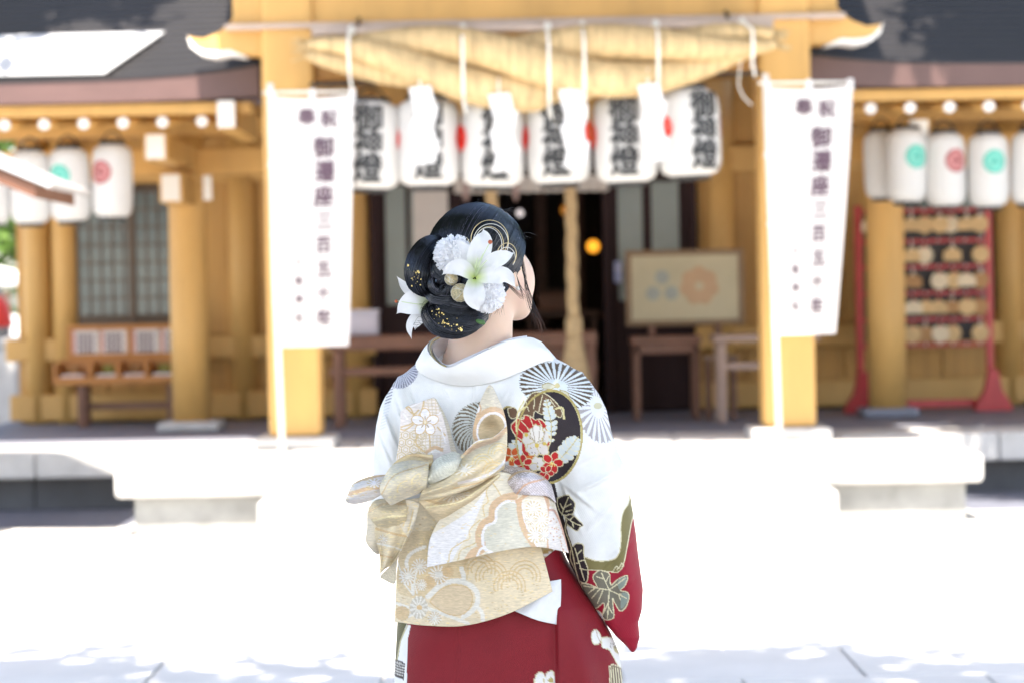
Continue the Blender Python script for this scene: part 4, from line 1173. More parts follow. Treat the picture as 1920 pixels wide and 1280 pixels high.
for a_, b_, am, wd in (((1072, 930), (1158, 886), 4.5, 7), ((1050, 905), (1120, 960), 4, 8), ((1046, 895), (1092, 1010), 3.5, 7), ((1060, 880), (1150, 840), 3.5, 9), ((1100, 1000), (1165, 930), 3, 8),
                       ((1120, 1080), (1190, 1010), 3.5, 8), ((1130, 1150), (1195, 1080), 3, 8), ((770, 830), (735, 740), 3.5, 6), ((752, 850), (718, 770), 3.5, 6), ((738, 880), (706, 810), 3, 6), ((790, 800), (765, 725), 2.5, 6),
                       ((846, 760), (830, 725), 2.0, 5), ((965, 790), (985, 735), 2.5, 6), ((940, 760), (960, 722), 2.2, 5), ((1005, 770), (1060, 690), 2.5, 8)):
    creases = creases + ridge(a_, b_, am * 1.5, wd)
K.D += (back * (creases + f6 + f7 + f1 + f2 + f3 + f4 + f5)).astype(np.float32)
P, Q = K.mesh('kimono')
# finer cloth where it is printed and seen
me0 = bpy.data.meshes.new('tmp'); me0.from_pydata(P.tolist(), [], Q.tolist()); me0.update()
bm = bmesh.new(); bm.from_mesh(me0); bpy.data.meshes.remove(me0)
es = [e for e in bm.edges if all(((v.co.x > 940 or v.co.x < 905) and v.co.y < 1245 and v.co.z < 85 and v.co.y > 665) for v in e.verts) and (e.verts[0].co.x > 940 or e.verts[0].co.y < 860)]
bmesh.ops.subdivide_edges(bm, edges=es, cuts=1, use_grid_fill=True)
bm.verts.ensure_lookup_table()
P = np.array([v.co[:] for v in bm.verts])
bmesh.ops.recalc_face_normals(bm, faces=bm.faces)
for v, wv in zip(bm.verts, fig(P)): v.co = wv
me = bpy.data.meshes.new('kimono'); bm.to_mesh(me); bm.free()
# screen-plane correction so the print sits where the cloth shows it
S = P.copy(); kk = FY / (FY + P[:, 2] / 1000); S[:, 0] = 960 + (P[:, 0] - 960) * kk; S[:, 1] = 556 + (P[:, 1] - 556) * kk
WHT = (243, 243, 243); RED = (160, 18, 46); OLV = (128, 118, 74); DRK = (46, 36, 42); CRM = (226, 216, 180); BRN = (98, 80, 62)
pt = Paint(S, WHT)
Z3 = lambda L: [(900 + x / 4.266, 620 + y / 4.266) for x, y in L]
Z5 = lambda L: [(900 + x / 3.2, 880 + y / 3.2) for x, y in L]
# crimson lower sleeve under an olive wave
olive_top = [(620, 520), (700, 545), (790, 540), (830, 510), (845, 430), (845, 330), (860, 250), (890, 200), (900, 120), (893, 30)]
red = Z5([(560, 590)] + [(630, 560), (700, 575), (780, 580), (840, 540), (868, 430), (880, 300), (905, 210), (912, 120), (905, 60)] + [(1200, 60), (1200, 1200), (560, 1200)])
pt.poly(red, RED, False)
pt.poly(Z5([(540, 500), (560, 1200), (640, 1200), (640, 560)]), RED, False)
pt.poly(Z5(olive_top + [(915, 70), (922, 130), (908, 200), (922, 260), (906, 330), (885, 450), (862, 560), (832, 610), (780, 610), (700, 602), (625, 590)]), OLV, True, CRM, 1.5)
for L in ([(800, 605), (815, 580), (830, 585), (822, 598)], [(835, 590), (850, 560), (862, 575)]): pt.line(Z5(L), 1.4, CRM)
# second colour of the inner edge
pt.poly(Z5([(400, 40), (440, 60), (470, 180), (505, 300), (545, 440), (560, 520), (585, 620), (635, 780), (600, 790), (540, 620), (500, 430), (440, 200)]), DRK)
def leaf(pts, col, veins, vc=CRM, vw=1.5):
    pt.poly(pts, col, True, vc, 1.4)
    for L in veins: pt.line(L, vw, vc)
leaf(Z5([(465, 170), (500, 155), (530, 150), (545, 168), (570, 200), (566, 235), (555, 262), (510, 272), (480, 250), (466, 210)]), DRK, [Z5([(490, 270), (505, 225), (530, 165)]), Z5([(500, 240), (480, 200)]), Z5([(507, 225), (545, 205)]), Z5([(515, 250), (550, 240)])])
leaf(Z5([(508, 278), (540, 266), (570, 282), (618, 328), (600, 345), (580, 367), (545, 345), (520, 320)]), DRK, [Z5([(515, 285), (560, 315), (605, 335)]), Z5([(540, 300), (560, 280)]), Z5([(555, 312), (560, 340)])])
leaf(Z5([(545, 470), (580, 440), (620, 452), (622, 500), (632, 550), (648, 600), (640, 672), (600, 668), (570, 600), (542, 530)]), DRK, [Z5([(570, 470), (590, 540), (625, 660)]), Z5([(580, 510), (610, 480)]), Z5([(590, 550), (625, 540)]), Z5([(600, 590), (638, 600)]), Z5([(590, 560), (565, 560)])])
pt.line(Z5([(520, 300), (512, 360), (540, 440), (560, 520), (580, 620), (650, 850), (760, 1000)]), 4.5, (84, 70, 58)); pt.line(Z5([(520, 300), (512, 360), (540, 440), (560, 520), (580, 620), (650, 850)]), 1.3, CRM)
# grape leaf
GLF = [(720, 600), (775, 622), (786, 690), (830, 655), (885, 635), (872, 690), (842, 722), (885, 735), (892, 775), (870, 830), (840, 845), (810, 800), (796, 770), (800, 830), (802, 885), (760, 900), (735, 880), (748, 812), (735, 800), (690, 830), (650, 780), (605, 690), (650, 685), (702, 702), (678, 650), (690, 620)]
leaf(Z5(GLF), (118, 112, 98), [Z5([(775, 720), (730, 620)]), Z5([(775, 720), (870, 650)]), Z5([(775, 720), (880, 770)]), Z5([(775, 720), (765, 890)]), Z5([(775, 720), (620, 695)]),
     Z5([(745, 655), (700, 640)]), Z5([(755, 675), (770, 640)]), Z5([(820, 690), (860, 690)]), Z5([(830, 745), (860, 820)]), Z5([(835, 745), (880, 745)]), Z5([(772, 790), (740, 860)]), Z5([(770, 820), (795, 860)]), Z5([(720, 712), (670, 770)]), Z5([(690, 708), (650, 740)]), Z5([(740, 716), (705, 800)])], CRM, 1.4)
pt.poly(Z5([(830, 660), (880, 640), (868, 690), (835, 715)]), (140, 150, 142)); pt.poly(Z5([(850, 740), (888, 745), (886, 790), (845, 830)]), (138, 150, 142))
pt.line(Z5([(775, 720), (870, 650)]), 1.4, CRM); pt.line(Z5([(775, 720), (880, 770)]), 1.4, CRM)
# pale blossom at the inner hem
pt.poly(Z5([(665, 855), (700, 842), (735, 870), (750, 930), (770, 985), (745, 1000), (700, 940), (670, 890)]), (222, 220, 222), True, CRM, 1.2)
for k in range(26):
    a, b = random.uniform(690, 745), random.uniform(870, 985); pt.ell(Z5([(a, b)])[0], 0.9, 0.9, (70, 60, 60))
# shoulder wheels
pt.wheel((1120, 763), 42, 70, 22, (236, 236, 240), (176, 170, 172), -0.25)
pt.wheel((1043, 724), 72, 45, 30, (232, 238, 242), BRN, 0.20)
pt.poly(Z3([(500, 430), (545, 415), (605, 440), (560, 465), (505, 455)]), (222, 218, 196), True, (186, 170, 120), 1.0)
pt.poly(Z3([(640, 470), (700, 490), (715, 540), (670, 520)]), (222, 218, 196), True, (186, 170, 120), 1.0)
pt.ell((1045, 722), 5, 5, (226, 212, 160)); pt.ell((1121, 760), 8, 6, (214, 206, 170))
# round crest with peony
GOLD = (188, 170, 104)
pt.ell((953, 806), 22, 46, GOLD); pt.ell((953, 806), 19.5, 43, DRK)
pt.ell((1030, 818), 63, 89, GOLD, 0.08); pt.ell((1030, 818), 60.5, 86.5, (226, 214, 160), 0.08); pt.ell((1030, 818), 58.5, 84.5, DRK, 0.08)
pt.poly(Z3([(300, 700), (340, 610), (400, 512), (450, 488), (520, 500), (600, 560), (655, 640), (645, 690), (600, 665), (575, 610), (540, 600), (500, 665), (440, 640), (420, 690), (340, 690)]), (112, 84, 62), True, CRM, 1.2)
for L in ([(370, 570), (390, 640)], [(440, 510), (430, 620)], [(500, 510), (470, 640)], [(560, 545), (600, 600)]): pt.line(Z3(L), 1.2, CRM)
pt.poly(Z3([(220, 620), (270, 610), (300, 640), (290, 690), (240, 690)]), (112, 84, 62), True, CRM, 1.2)
RD = (184, 28, 32)
pt.poly(Z3([(248, 750), (300, 700), (345, 705), (355, 672), (400, 680), (440, 708), (480, 702), (530, 745), (555, 800), (560, 900), (520, 960), (470, 980), (420, 1010), (360, 1000), (330, 950), (290, 850), (255, 790)]), RD, True, CRM, 1.3)
for L in ([(330, 720), (370, 760), (395, 800)], [(400, 690), (420, 740), (430, 770)], [(470, 715), (490, 750)], [(280, 760), (330, 800), (350, 830)], [(300, 850), (330, 870), (350, 890)]): pt.line(Z3(L), 1.2, CRM)
def frill(c, rx, ry, rot, col=(226, 220, 216)):
    cx, cy = Z3([c])[0]; L = []
    for k in range(26):
        a_ = k * 2 * math.pi / 26; q = 1 + 0.10 * math.cos(a_ * 7)
        x_, y_ = rx / 4.266 * q * math.cos(a_), ry / 4.266 * q * math.sin(a_)
        L.append((cx + x_ * math.cos(rot) - y_ * math.sin(rot), cy + x_ * math.sin(rot) + y_ * math.cos(rot)))
    pt.poly(L, col, True, (206, 190, 140), 1.1)
frill((400, 880), 55, 75, -0.5); frill((505, 860), 48, 80, 0.25); frill((455, 820), 58, 70, 0.0, (236, 230, 224)); frill((430, 945), 62, 50, 0.3, (220, 214, 212)); frill((505, 945), 42, 52, -0.4, (224, 214, 210))
frill((455, 1060), 58, 56, 0.0); frill((430, 1085), 34, 30, 0.0, (214, 208, 208))
pt.poly(Z3([(355, 1000), (420, 1000), (400, 1050), (370, 1040)]), (214, 110, 40))
for k in range(26):
    q = Z3([(random.uniform(390, 530), random.uniform(790, 1090))])[0]; pt.ell(q, 1.0, 1.0, (110, 90, 80) if k % 3 else (204, 176, 80))
for x, y, r in ((370, 830, 16), (455, 915, 18), (515, 900, 14)): pt.ell(Z3([(x, y)])[0], r / 4.266, r / 4.266, (214, 186, 90))
for L in ([(420, 770), (440, 880)], [(480, 760), (470, 870)], [(405, 840), (450, 900)], [(520, 800), (500, 900)]): pt.line(Z3(L), 1.0, (176, 160, 140))
def fern(line_, w, n=8, c=(212, 220, 222)):
    Lp = smoothpts(line_, False, 10); m = len(Lp)
    for k in range(n):
        i = int((k + 0.5) / n * (m - 1)); t = Lp[min(i + 1, m - 1)] - Lp[max(i - 1, 0)]; t = t / np.linalg.norm(t); nn = np.array([-t[1], t[0]])
        ww = w * math.sin(math.pi * (0.12 + 0.8 * (k + 0.5) / n))
        for sgn in (-1, 1):
            pt.ell(Lp[i] + nn * sgn * ww * 0.5 + t * ww * 0.2, ww * 0.62 + 0.7, ww * 0.36 + 0.7, (240, 230, 190), math.atan2(*(nn * sgn + t * 0.6)[::-1]))
            pt.ell(Lp[i] + nn * sgn * ww * 0.5 + t * ww * 0.2, ww * 0.62, ww * 0.36, c, math.atan2(*(nn * sgn + t * 0.6)[::-1]))
    pt.line(line_, 1.2, (200, 188, 140))
fern(Z3([(568, 890), (572, 760), (550, 640), (528, 540)]), 11, 9)
fern(Z3([(600, 1060), (670, 990), (735, 915), (785, 845)]), 17, 7)
fern(Z3([(320, 1000), (285, 940), (285, 870)]), 13, 4)
pt.mask = None
pt.flower(Z3([(255, 1000)])[0], 18, 5, (214, 92, 34), CRM, 0.3)
pt.flower(Z3([(345, 1060)])[0], 17, 5, (188, 30, 32), CRM, 0.9)
pt.flower(Z3([(578, 1050)])[0], 20, 5, (196, 30, 34), CRM, -1.2)
pt.flower(Z3([(530, 1130)])[0], 14, 5, (188, 28, 32), CRM, 0.2)
for c0 in ((578, 1050), (250, 1010)):
    for dx, dy in ((-22, 25), (0, 32), (20, 28)): pt.line(Z3([(c0[0] + dx * 0.3, c0[1]), (c0[0] + dx, c0[1] + dy)]), 1.2, (240, 214, 120))
pt.ell((1030, 818), 62.5, 88.5, GOLD, 0.08, 0.955)
pt.line(Z3([(350, 560), (300, 660), (290, 800)]), 2.2, (226, 214, 160)); pt.line(Z3([(605, 620), (660, 615), (672, 700)]), 3, (226, 214, 160)); pt.line(Z3([(310, 640), (370, 604)]), 3, (226, 214, 160))
# striped fan beside the bow, faint print on the left shoulder
pt.mask = (S[:, 0] < 935) & (S[:, 2] < 60)
pt.wheel((902, 805), 56, 54, 30, (226, 230, 228), (128, 114, 92), 0.0, 0.0, 1.1, lambda x, y: (x < 910) & (y > 750))
pt.mask = (S[:, 0] < 800)
pt.wheel((752, 690), 34, 40, 40, (214, 214, 226), (140, 140, 156), 0.4)
for k in range(14): pt.line([(728 - k * 1.2, 726 + 6 * k), (738 - k * 1.2, 722 + 6 * k)], 1.6, (150, 150, 165) if k < 6 else (226, 228, 234))
pt.mask = None
kim = link('kimono', me, SILK, woman, True)
set_cols(kim.data, pt.c)

# ---------------------------------------------------------------- kimono skirt
vs = np.array(list(np.arange(1030, 1302, 2.5)) + list(np.arange(1310, 1936, 12)))
Lk = np.interp(vs, [1030, 1100, 1170, 1280, 1500, 1935], [770, 752, 741, 735, 742, 775])
Rk = np.interp(vs, [1030, 1060, 1100, 1150, 1200, 1240, 1280, 1500, 1935], [1052, 1066, 1092, 1124, 1150, 1166, 1170, 1162, 1100])
bk = np.interp(vs, [1030, 1150, 1280, 1935], [104, 118, 128, 120])
na = 300; ang = np.concatenate([np.linspace(math.pi, 2 * math.pi, 240, endpoint=False), np.linspace(0, math.pi, 60, endpoint=False)])
G3 = []
for v_, l, r, b in zip(vs, Lk, Rk, bk):
    u = (l + r) / 2 + (r - l) / 2 * np.sign(np.cos(ang)) * np.abs(np.cos(ang)) ** 0.9
    wq = 92 + b * np.sign(np.sin(ang)) * np.abs(np.sin(ang)) ** 0.8
    f = np.where(np.sin(ang) < 0, 1, 0)
    xs_ = 1043 + (v_ - 1170) * 0.02
    wq = wq - f * 14 / (1 + np.exp(-(u - xs_) / 1.2)) * np.clip((v_ - 1100) / 40, 0, 1)          # overlap of the front panel
    wq = wq + f * 1.6 * np.exp(-((u - 858) / 2.2) ** 2)                                        # back seam
    wq = wq + f * 7.0 * np.sin((u - 1060 - 0.35 * (v_ - 1100)) / 15.0) * np.exp(-((u - 1110) / 40) ** 2)
    wq = wq + f * 4.0 * np.sin((u + 0.5 * v_) / 29.0) * np.exp(-((v_ - 1190) / 45) ** 2) + f * 2.5 * np.sin((u - 0.2 * v_) / 17.0 + 1.0) * np.exp(-((u - 940) / 70) ** 2)
    G3.append(np.stack([u, np.full(na, v_), wq], 1))
G3 = np.concatenate(G3); m = len(vs)
i0 = np.arange(m - 1)[:, None] * na + np.arange(na)[None]; i1 = np.arange(m - 1)[:, None] * na + (np.arange(na)[None] + 1) % na
Fq = np.stack([i0, i0 + na, i1 + na, i1], -1).reshape(-1, 4)
sk = mesh('kimono_skirt', fig(G3).tolist(), Fq.tolist(), SILK, woman, True)
S = G3.copy(); kk = FY / (FY + S[:, 2] / 1000); S[:, 0] = 960 + (S[:, 0] - 960) * kk; S[:, 1] = 556 + (S[:, 1] - 556) * kk
pt = Paint(S, (134, 9, 28))
pt.poly([(700, 1150), (770, 1172), (764, 1200), (762, 1320), (700, 1320)], (244, 244, 244), False)
pt.poly([(700, 1150), (764, 1150), (752, 1195), (742, 1240), (700, 1240)], (92, 88, 50)); pt.line([(764, 1172), (752, 1198), (744, 1240)], 2, (200, 190, 150))
pt.poly([(732, 1232), (760, 1242), (757, 1274), (732, 1262)], (60, 52, 52), False)
for r in range(5):
    for c in range(8): pt.ell((736 + c * 3.1, 1238 + c * 1.1 + r * 5.4), 1.2, 1.7, (236, 232, 226))
Z5s = Z5
pt.poly(Z5([(668, 1000), (672, 975), (695, 958), (720, 985), (725, 1020), (705, 1045), (680, 1040)]), (240, 238, 234), True, CRM, 1.2)
pt.line(Z5([(697, 960), (706, 1000), (722, 1030)]), 1.2, (190, 170, 150))
pt.poly(Z5([(728, 1010), (760, 1003), (830, 1018), (858, 1050), (850, 1110), (870, 1140), (868, 1192), (835, 1180), (800, 1120), (770, 1075), (735, 1065)]), (238, 236, 230), True, CRM, 1.2)
pt.poly(Z5([(800, 1060), (850, 1055), (855, 1085), (820, 1100)]), (200, 190, 140))
for k in range(30):
    q = Z5([(random.uniform(780, 860), random.uniform(1020, 1070))])[0]; pt.ell(q, 0.8, 0.8, (120, 110, 100))
pt.poly(Z5([(775, 1180), (800, 1168), (850, 1190), (880, 1230), (870, 1300), (790, 1300), (778, 1240)]), (122, 104, 84), True, CRM, 1.2)
for k in range(6): pt.line(Z5([(785 + k * 14, 1180 + k * 4), (790 + k * 16, 1290)]), 1.3, CRM)
pt.poly(Z5([(330, 1250), (345, 1220), (375, 1216), (390, 1235), (410, 1212), (440, 1214), (440, 1300), (335, 1300)]), (240, 238, 234), True, CRM, 1.2)
pt.line(Z5([(390, 1235), (385, 1270), (400, 1300)]), 1.6, (206, 190, 140)); pt.ell(Z5([(425, 1262)])[0], 5, 5, (196, 178, 110))
set_cols(sk.data, pt.c)

# ---------------------------------------------------------------- shaped cloth pieces
def surf(name, rows, m, parent, paint=None, base=(214, 196, 150), nu=70, nv=70, bulge=0.0, thick=2.0, puff=0.0, fold=None):
    Rr = [smoothpts(pc(r), False, 10) for r in rows]
    Rr = [np.stack([np.interp(np.linspace(0, 1, nu), np.linspace(0, 1, len(r)), r[:, k]) for k in range(3)], 1) for r in Rr]
    Rr = np.array(Rr)                                               # rows x nu x 3
    C = np.array([smoothpts(Rr[:, i], False, 10) for i in range(nu)])   # nu x samples x 3
    ns = C.shape[1]
    Gd = np.stack([np.stack([np.interp(np.linspace(0, 1, nv), np.linspace(0, 1, ns), C[i, :, k]) for k in range(3)], 1) for i in range(nu)])  # nu x nv x 3
    a = np.linspace(0, 1, nu)[:, None]; b = np.linspace(0, 1, nv)[None]
    e = np.clip(np.sin(np.pi * a) * np.sin(np.pi * b), 0, 1)
    Fr = Gd.copy(); Fr[:, :, 2] -= bulge * e ** 0.6
    if fold is not None: Fr[:, :, 2] += fold(a, b, Fr) * np.clip(e * 4, 0, 1)
    Bk = Gd.copy(); Bk[:, :, 2] = np.maximum(Gd[:, :, 2] + puff * e ** 0.5, Fr[:, :, 2]) + thick
    V = np.concatenate([Fr.reshape(-1, 3), Bk.reshape(-1, 3)]); n = nu * nv
    idx = np.arange(n).reshape(nu, nv); q = []
    f1 = np.stack([idx[:-1, :-1], idx[:-1, 1:], idx[1:, 1:], idx[1:, :-1]], -1).reshape(-1, 4)
    q = f1.tolist() + (f1[:, ::-1] + n).tolist()
    rim = list(idx[:, 0]) + list(idx[-1, 1:]) + list(idx[-2::-1, -1]) + list(idx[0, -2:0:-1])
    for k in range(len(rim)):
        i, j = int(rim[k]), int(rim[(k + 1) % len(rim)]); q.append((i, j, j + n, i + n))
    S = V.copy(); kk = FY / (FY + S[:, 2] / 1000); S[:, 0] = 960 + (S[:, 0] - 960) * kk; S[:, 1] = 556 + (S[:, 1] - 556) * kk
    bm = bmesh.new()
    vv = [bm.verts.new(p) for p in fig(V)]
    for f in q:
        try: bm.faces.new([vv[i] for i in f])
        except ValueError: pass
    bmesh.ops.recalc_face_normals(bm, faces=bm.faces)
    me = bpy.data.meshes.new(name); bm.to_mesh(me); bm.free()
    o = link(name, me, m, parent, True)
    if paint is not None or m in (BROC, SILK):
        p = Paint(S, base)
        p.a = np.concatenate([np.broadcast_to(a, (nu, nv)).ravel()] * 2); p.b = np.concatenate([np.broadcast_to(b, (nu, nv)).ravel()] * 2)
        if paint: paint(p)
        if m is BROC: p.c = p.c * 0.76 + lin((244, 230, 216)) * 0.34
        set_cols(me, p.c)
    return o

# collar, drawn well back from the nape
surf('collar', [
    [(846, 629, 120), (822, 630, 84), (803, 643, 40), (806, 664, 0), (836, 688, -28), (872, 675, -34), (915, 655, -22), (955, 638, 6), (992, 632, 50), (1015, 640, 100)],
    [(838, 640, 118), (806, 645, 84), (791, 660, 44), (797, 684, 8), (838, 704, -17), (878, 700, -23), (925, 684, -14), (972, 662, 10), (1016, 654, 50), (1040, 668, 98)],
    [(812, 660, 118), (788, 668, 88), (779, 686, 60), (796, 704, 32), (838, 719, 4), (884, 723, 0), (936, 713, 4), (988, 692, 23), (1030, 676, 56), (1056, 690, 98)]],
     COLLAR, woman, nu=120, nv=30, thick=2.5, fold=lambda a, b, F: -1.2 * np.sin(np.pi * b) ** 2 + 0.7 * np.sin(F[:, :, 0] / 16 + F[:, :, 1] / 9))
surf('under_collar', [
    [(848, 633, 116), (828, 634, 84), (812, 646, 42), (815, 664, 6), (838, 683, -18), (870, 671, -24), (915, 651, -14), (955, 635, 12), (988, 629, 52)],
    [(846, 652, 112), (826, 654, 84), (812, 664, 46), (818, 680, 12), (838, 700, -12), (874, 692, -16), (918, 672, -6), (958, 656, 20), (990, 650, 56)],
    [(866, 684, 108), (852, 690, 92), (846, 700, 66), (850, 712, 40), (862, 722, 22), (884, 722, 14), (918, 708, 20), (950, 690, 40), (980, 680, 66)]],
     mat('under_collar_silk', (0.70, 0.69, 0.74), 0.6, var=0.03), woman, nu=100, nv=26, thick=2)
trim = smoothpts(pc([(826, 631, 82), (808, 643, 41), (809, 663, 4), (822, 680, -14), (836, 687, -22)]), False, 10)
tube('collar_trim', fig(trim), 0.0022, GOLDW, woman, 8)
tr2 = smoothpts(pc([(915, 653, -20), (935, 645, -8), (958, 637, 8)]), False, 8)
tube('collar_trim', fig(tr2), 0.0012, SILVW, woman, 6)

# ---------------------------------------------------------------- obi
# wide sash round the waist
vs = np.arange(905, 1118, 4.0); na = 160
ang = np.linspace(0, 2 * math.pi, na, endpoint=False); G3 = []
for v_ in vs:
    l = np.interp(v_, [905, 1000, 1118], [755, 762, 760]); r = np.interp(v_, [905, 1000, 1118], [1056, 1053, 1050])
    G3.append(np.stack([(l + r) / 2 + (r - l) / 2 * np.cos(ang), np.full(na, v_), 92 + 122 * np.sign(np.sin(ang)) * np.abs(np.sin(ang)) ** 0.85], 1))
G3 = np.concatenate(G3); m = len(vs)
i0 = np.arange(m - 1)[:, None] * na + np.arange(na)[None]; i1 = np.arange(m - 1)[:, None] * na + (np.arange(na)[None] + 1) % na
obi = mesh('obi', fig(G3).tolist(), np.stack([i0, i0 + na, i1 + na, i1], -1).reshape(-1, 4).tolist(), BROC, woman, True)
pt = Paint(G3, (190, 165, 118))
for k in range(3):
    pt.wheel((1040, 1045 + 34 * k), 22, 18, 10, (226, 222, 224), (170, 136, 70))
for k in range(4): pt.line([(1005, 1040 + 26 * k), (1060, 1022 + 26 * k)], 3, (176, 138, 66))
pt.poly([(1000, 1085), (1060, 1060), (1060, 1120), (1000, 1120)], (196, 170, 138), False)
set_cols(obi.data, pt.c)

GB, GD, GL_, CW, ORA, LAV = (214, 192, 142), (190, 150, 72), (228, 212, 168), (232, 230, 232), (208, 160, 102), (218, 212, 226)
def seigaiha(p, cx, cy, col, n=5, r=34, w=2.2):
    for k in range(n): p.arc((cx, cy), r - k * r / n, math.pi, 2 * math.pi, w, col)
def scallop(p, pts, r, cols):
    for wd, c in cols: p.line(pts, wd, c)
def glint(p, n=260, col=(232, 206, 128), box=None):
    lo, hi = p.P.min(0), p.P.max(0)
    for k in range(n):
        c = (random.uniform(lo[0], hi[0]), random.uniform(lo[1], hi[1])); a = random.uniform(-0.3, 0.3); L = random.uniform(1.5, 6)
        p.line([c, (c[0] + L * math.cos(a), c[1] + L * math.sin(a))], 0.9, col, False)

def paint_tare(p):
    Z = lambda L: [(640 + x / 3.2, 880 + y / 3.2) for x, y in L]
    p.poly(Z([(330, 400), (700, 400), (760, 640), (720, 660), (520, 760), (400, 760), (330, 700)]), (200, 172, 112))
    glint(p, 420, (230, 200, 118)); glint(p, 160, (176, 140, 70))
    for c in ((900, 640), (1010, 700), (830, 600), (1100, 640)):
        for r in (95, 72, 50): p.arc(Z([c])[0], r / 3.2, math.pi * 0.9, 2.1 * math.pi, 2.0, (196, 158, 78))
    # large blossom
    SILV = (214, 212, 204)
    for wd, cc in ((9, SILV),):
        p.line(Z([(520, 760), (600, 690), (690, 665), (770, 690), (815, 740), (815, 800), (780, 850), (730, 880)]), wd, cc)
        p.line(Z([(810, 820), (840, 850), (850, 900)]), 7, cc); p.line(Z([(720, 590), (735, 650), (700, 670)]), 8, cc)
        p.line(Z([(430, 740), (420, 640), (390, 560), (420, 500), (500, 460)]), 6, cc)
        p.line(Z([(330, 800), (400, 825)]), 5, cc); p.line(Z([(520, 830), (600, 860), (680, 890), (760, 920)]), 6, cc)
        p.line(Z([(400, 880), (420, 870)]), 5, cc)
    p.poly(Z([(530, 790), (600, 715), (690, 690), (760, 710), (785, 760), (775, 820), (730, 865), (660, 870), (590, 840)]), (200, 172, 124), True, GD, 1.6)
    p.wheel(Z([(465, 825)])[0], 17, 22, 12, SILV, (170, 160, 140)); p.ell(Z([(468, 825)])[0], 5, 5, (196, 152, 60))
    for c, r, col in (((400, 640), 17, SILV), ((470, 580), 15, SILV), ((580, 630), 19, SILV), ((525, 675), 12, (190, 146, 60)), ((480, 690), 11, SILV), ((640, 610), 11, (190, 146, 60)), ((560, 890), 13, SILV), ((365, 860), 14, (190, 150, 70))):
        p.wheel(Z([c])[0], r, r, 14, col, (186, 152, 88))
    p.line(Z([(340, 560), (380, 680), (430, 750)]), 2, (214, 212, 204)); p.line(Z([(450, 600), (440, 680), (455, 740)]), 2, (214, 212, 204))
surf('bow_tail', [
    [(760, 935, -24), (805, 932, -48), (870, 940, -58), (950, 950, -56), (1000, 960, -40)],
    [(747, 1040, -16), (800, 1040, -48), (870, 1036, -64), (950, 1030, -64), (1014, 1022, -44)],
    [(742, 1105, -18), (800, 1110, -54), (870, 1108, -72), (950, 1092, -72), (1026, 1068, -48)],
    [(740, 1165, -20), (800, 1172, -56), (872, 1172, -76), (952, 1150, -76), (1036, 1108, -50)]],
     BROC, obi, paint_tare, (214, 194, 152), 170, 130, fold=lambda a, b, F: 2.2 * np.sin(F[:, :, 0] / 21 + F[:, :, 1] / 60) + 1.2 * np.sin(F[:, :, 0] / 9 - F[:, :, 1] / 30))
# white fold under the sash on the right
surf('waist_fold', [[(958, 1110, -44), (1000, 1095, -36), (1052, 1085, -8)], [(962, 1140, -50), (1005, 1130, -42), (1052, 1118, -14)], [(968, 1146, -52), (1008, 1162, -46), (1049, 1171, -20)]],
     SILK, obi, None, (240, 240, 242), 50, 40, fold=lambda a, b, F: 2.0 * np.sin((F[:, :, 0] + F[:, :, 1]) / 9))

def paint_upper(p):
    Z = lambda L: [(640 + x / 3.2, 880 + y / 3.2) for x, y in L]; Y = Z5
    p.poly(Z([(500, 600), (510, 420), (640, 330), (760, 250), (860, 130), (900, 60), (780, 350), (700, 480), (640, 570)]), (226, 226, 232))
    for L in ([(640, 560), (660, 480), (730, 430), (770, 410), (770, 360), (830, 300)], [(700, 540), (720, 480), (800, 440), (830, 400)], [(860, 280), (850, 220), (880, 190), (870, 130), (900, 80), (930, 110), (960, 160)]):
        p.line(Z(L), 1.8, (208, 178, 96))
    C = Y([(-60, 580), (-20, 520), (20, 500), (-10, 420), (10, 350), (80, 310), (90, 230), (150, 180), (220, 210), (240, 330), (300, 460), (100, 520)])
    p.poly(Y([(10, 440), (20, 360), (80, 310), (100, 230), (160, 185), (235, 190), (260, 320), (310, 465), (100, 510), (30, 500)]), (206, 204, 186))
    for wd, cc in ((16, ORA),): p.line(Y([(-80, 560), (-40, 500), (10, 470), (-5, 400), (20, 330), (75, 290), (85, 220), (140, 175), (200, 160)]), wd, cc)
    p.line(Y([(-30, 560), (-10, 500), (15, 470), (60, 500), (100, 510)]), 3.5, (236, 234, 240))
    p.line(Y([(90, 505), (30, 470), (15, 400), (35, 340), (90, 310), (100, 240), (155, 190), (230, 195)]), 4.5, (240, 238, 244))
    p.poly(Y([(240, 210), (300, 165), (370, 150), (420, 190), (410, 290), (400, 460), (320, 465), (270, 340)]), (236, 226, 206))
    p.line(Y([(235, 190), (240, 270), (270, 370), (330, 465)]), 10, ORA); p.line(Y([(255, 200), (262, 270), (290, 360), (345, 460)]), 3, (240, 238, 244))
    p.line(Y([(220, 190), (300, 140), (380, 145), (410, 210), (420, 300), (410, 470)]), 6, (210, 150, 90))
    for c, r in (((320, 230), 15), ((370, 300), 14), ((335, 390), 16), ((300, 300), 10), ((385, 390), 12)): p.wheel(Y([c])[0], r, r, 13, (244, 242, 244), (214, 188, 120))
    p.poly(Y([(415, 230), (440, 240), (480, 330), (540, 500), (480, 510), (415, 480)]), (234, 226, 222))
    p.line(Y([(415, 240), (450, 250), (490, 340), (535, 490)]), 3.5, (200, 120, 80))
    for k in range(40):
        q = Y([(random.uniform(420, 520), random.uniform(280, 500))])[0]; p.ell(q, 1.4, 1.4, (204, 140, 80))
    p.line(Y([(360, 480), (440, 495), (530, 505)]), 4, (206, 150, 80)); glint(p, 120, (222, 198, 130))
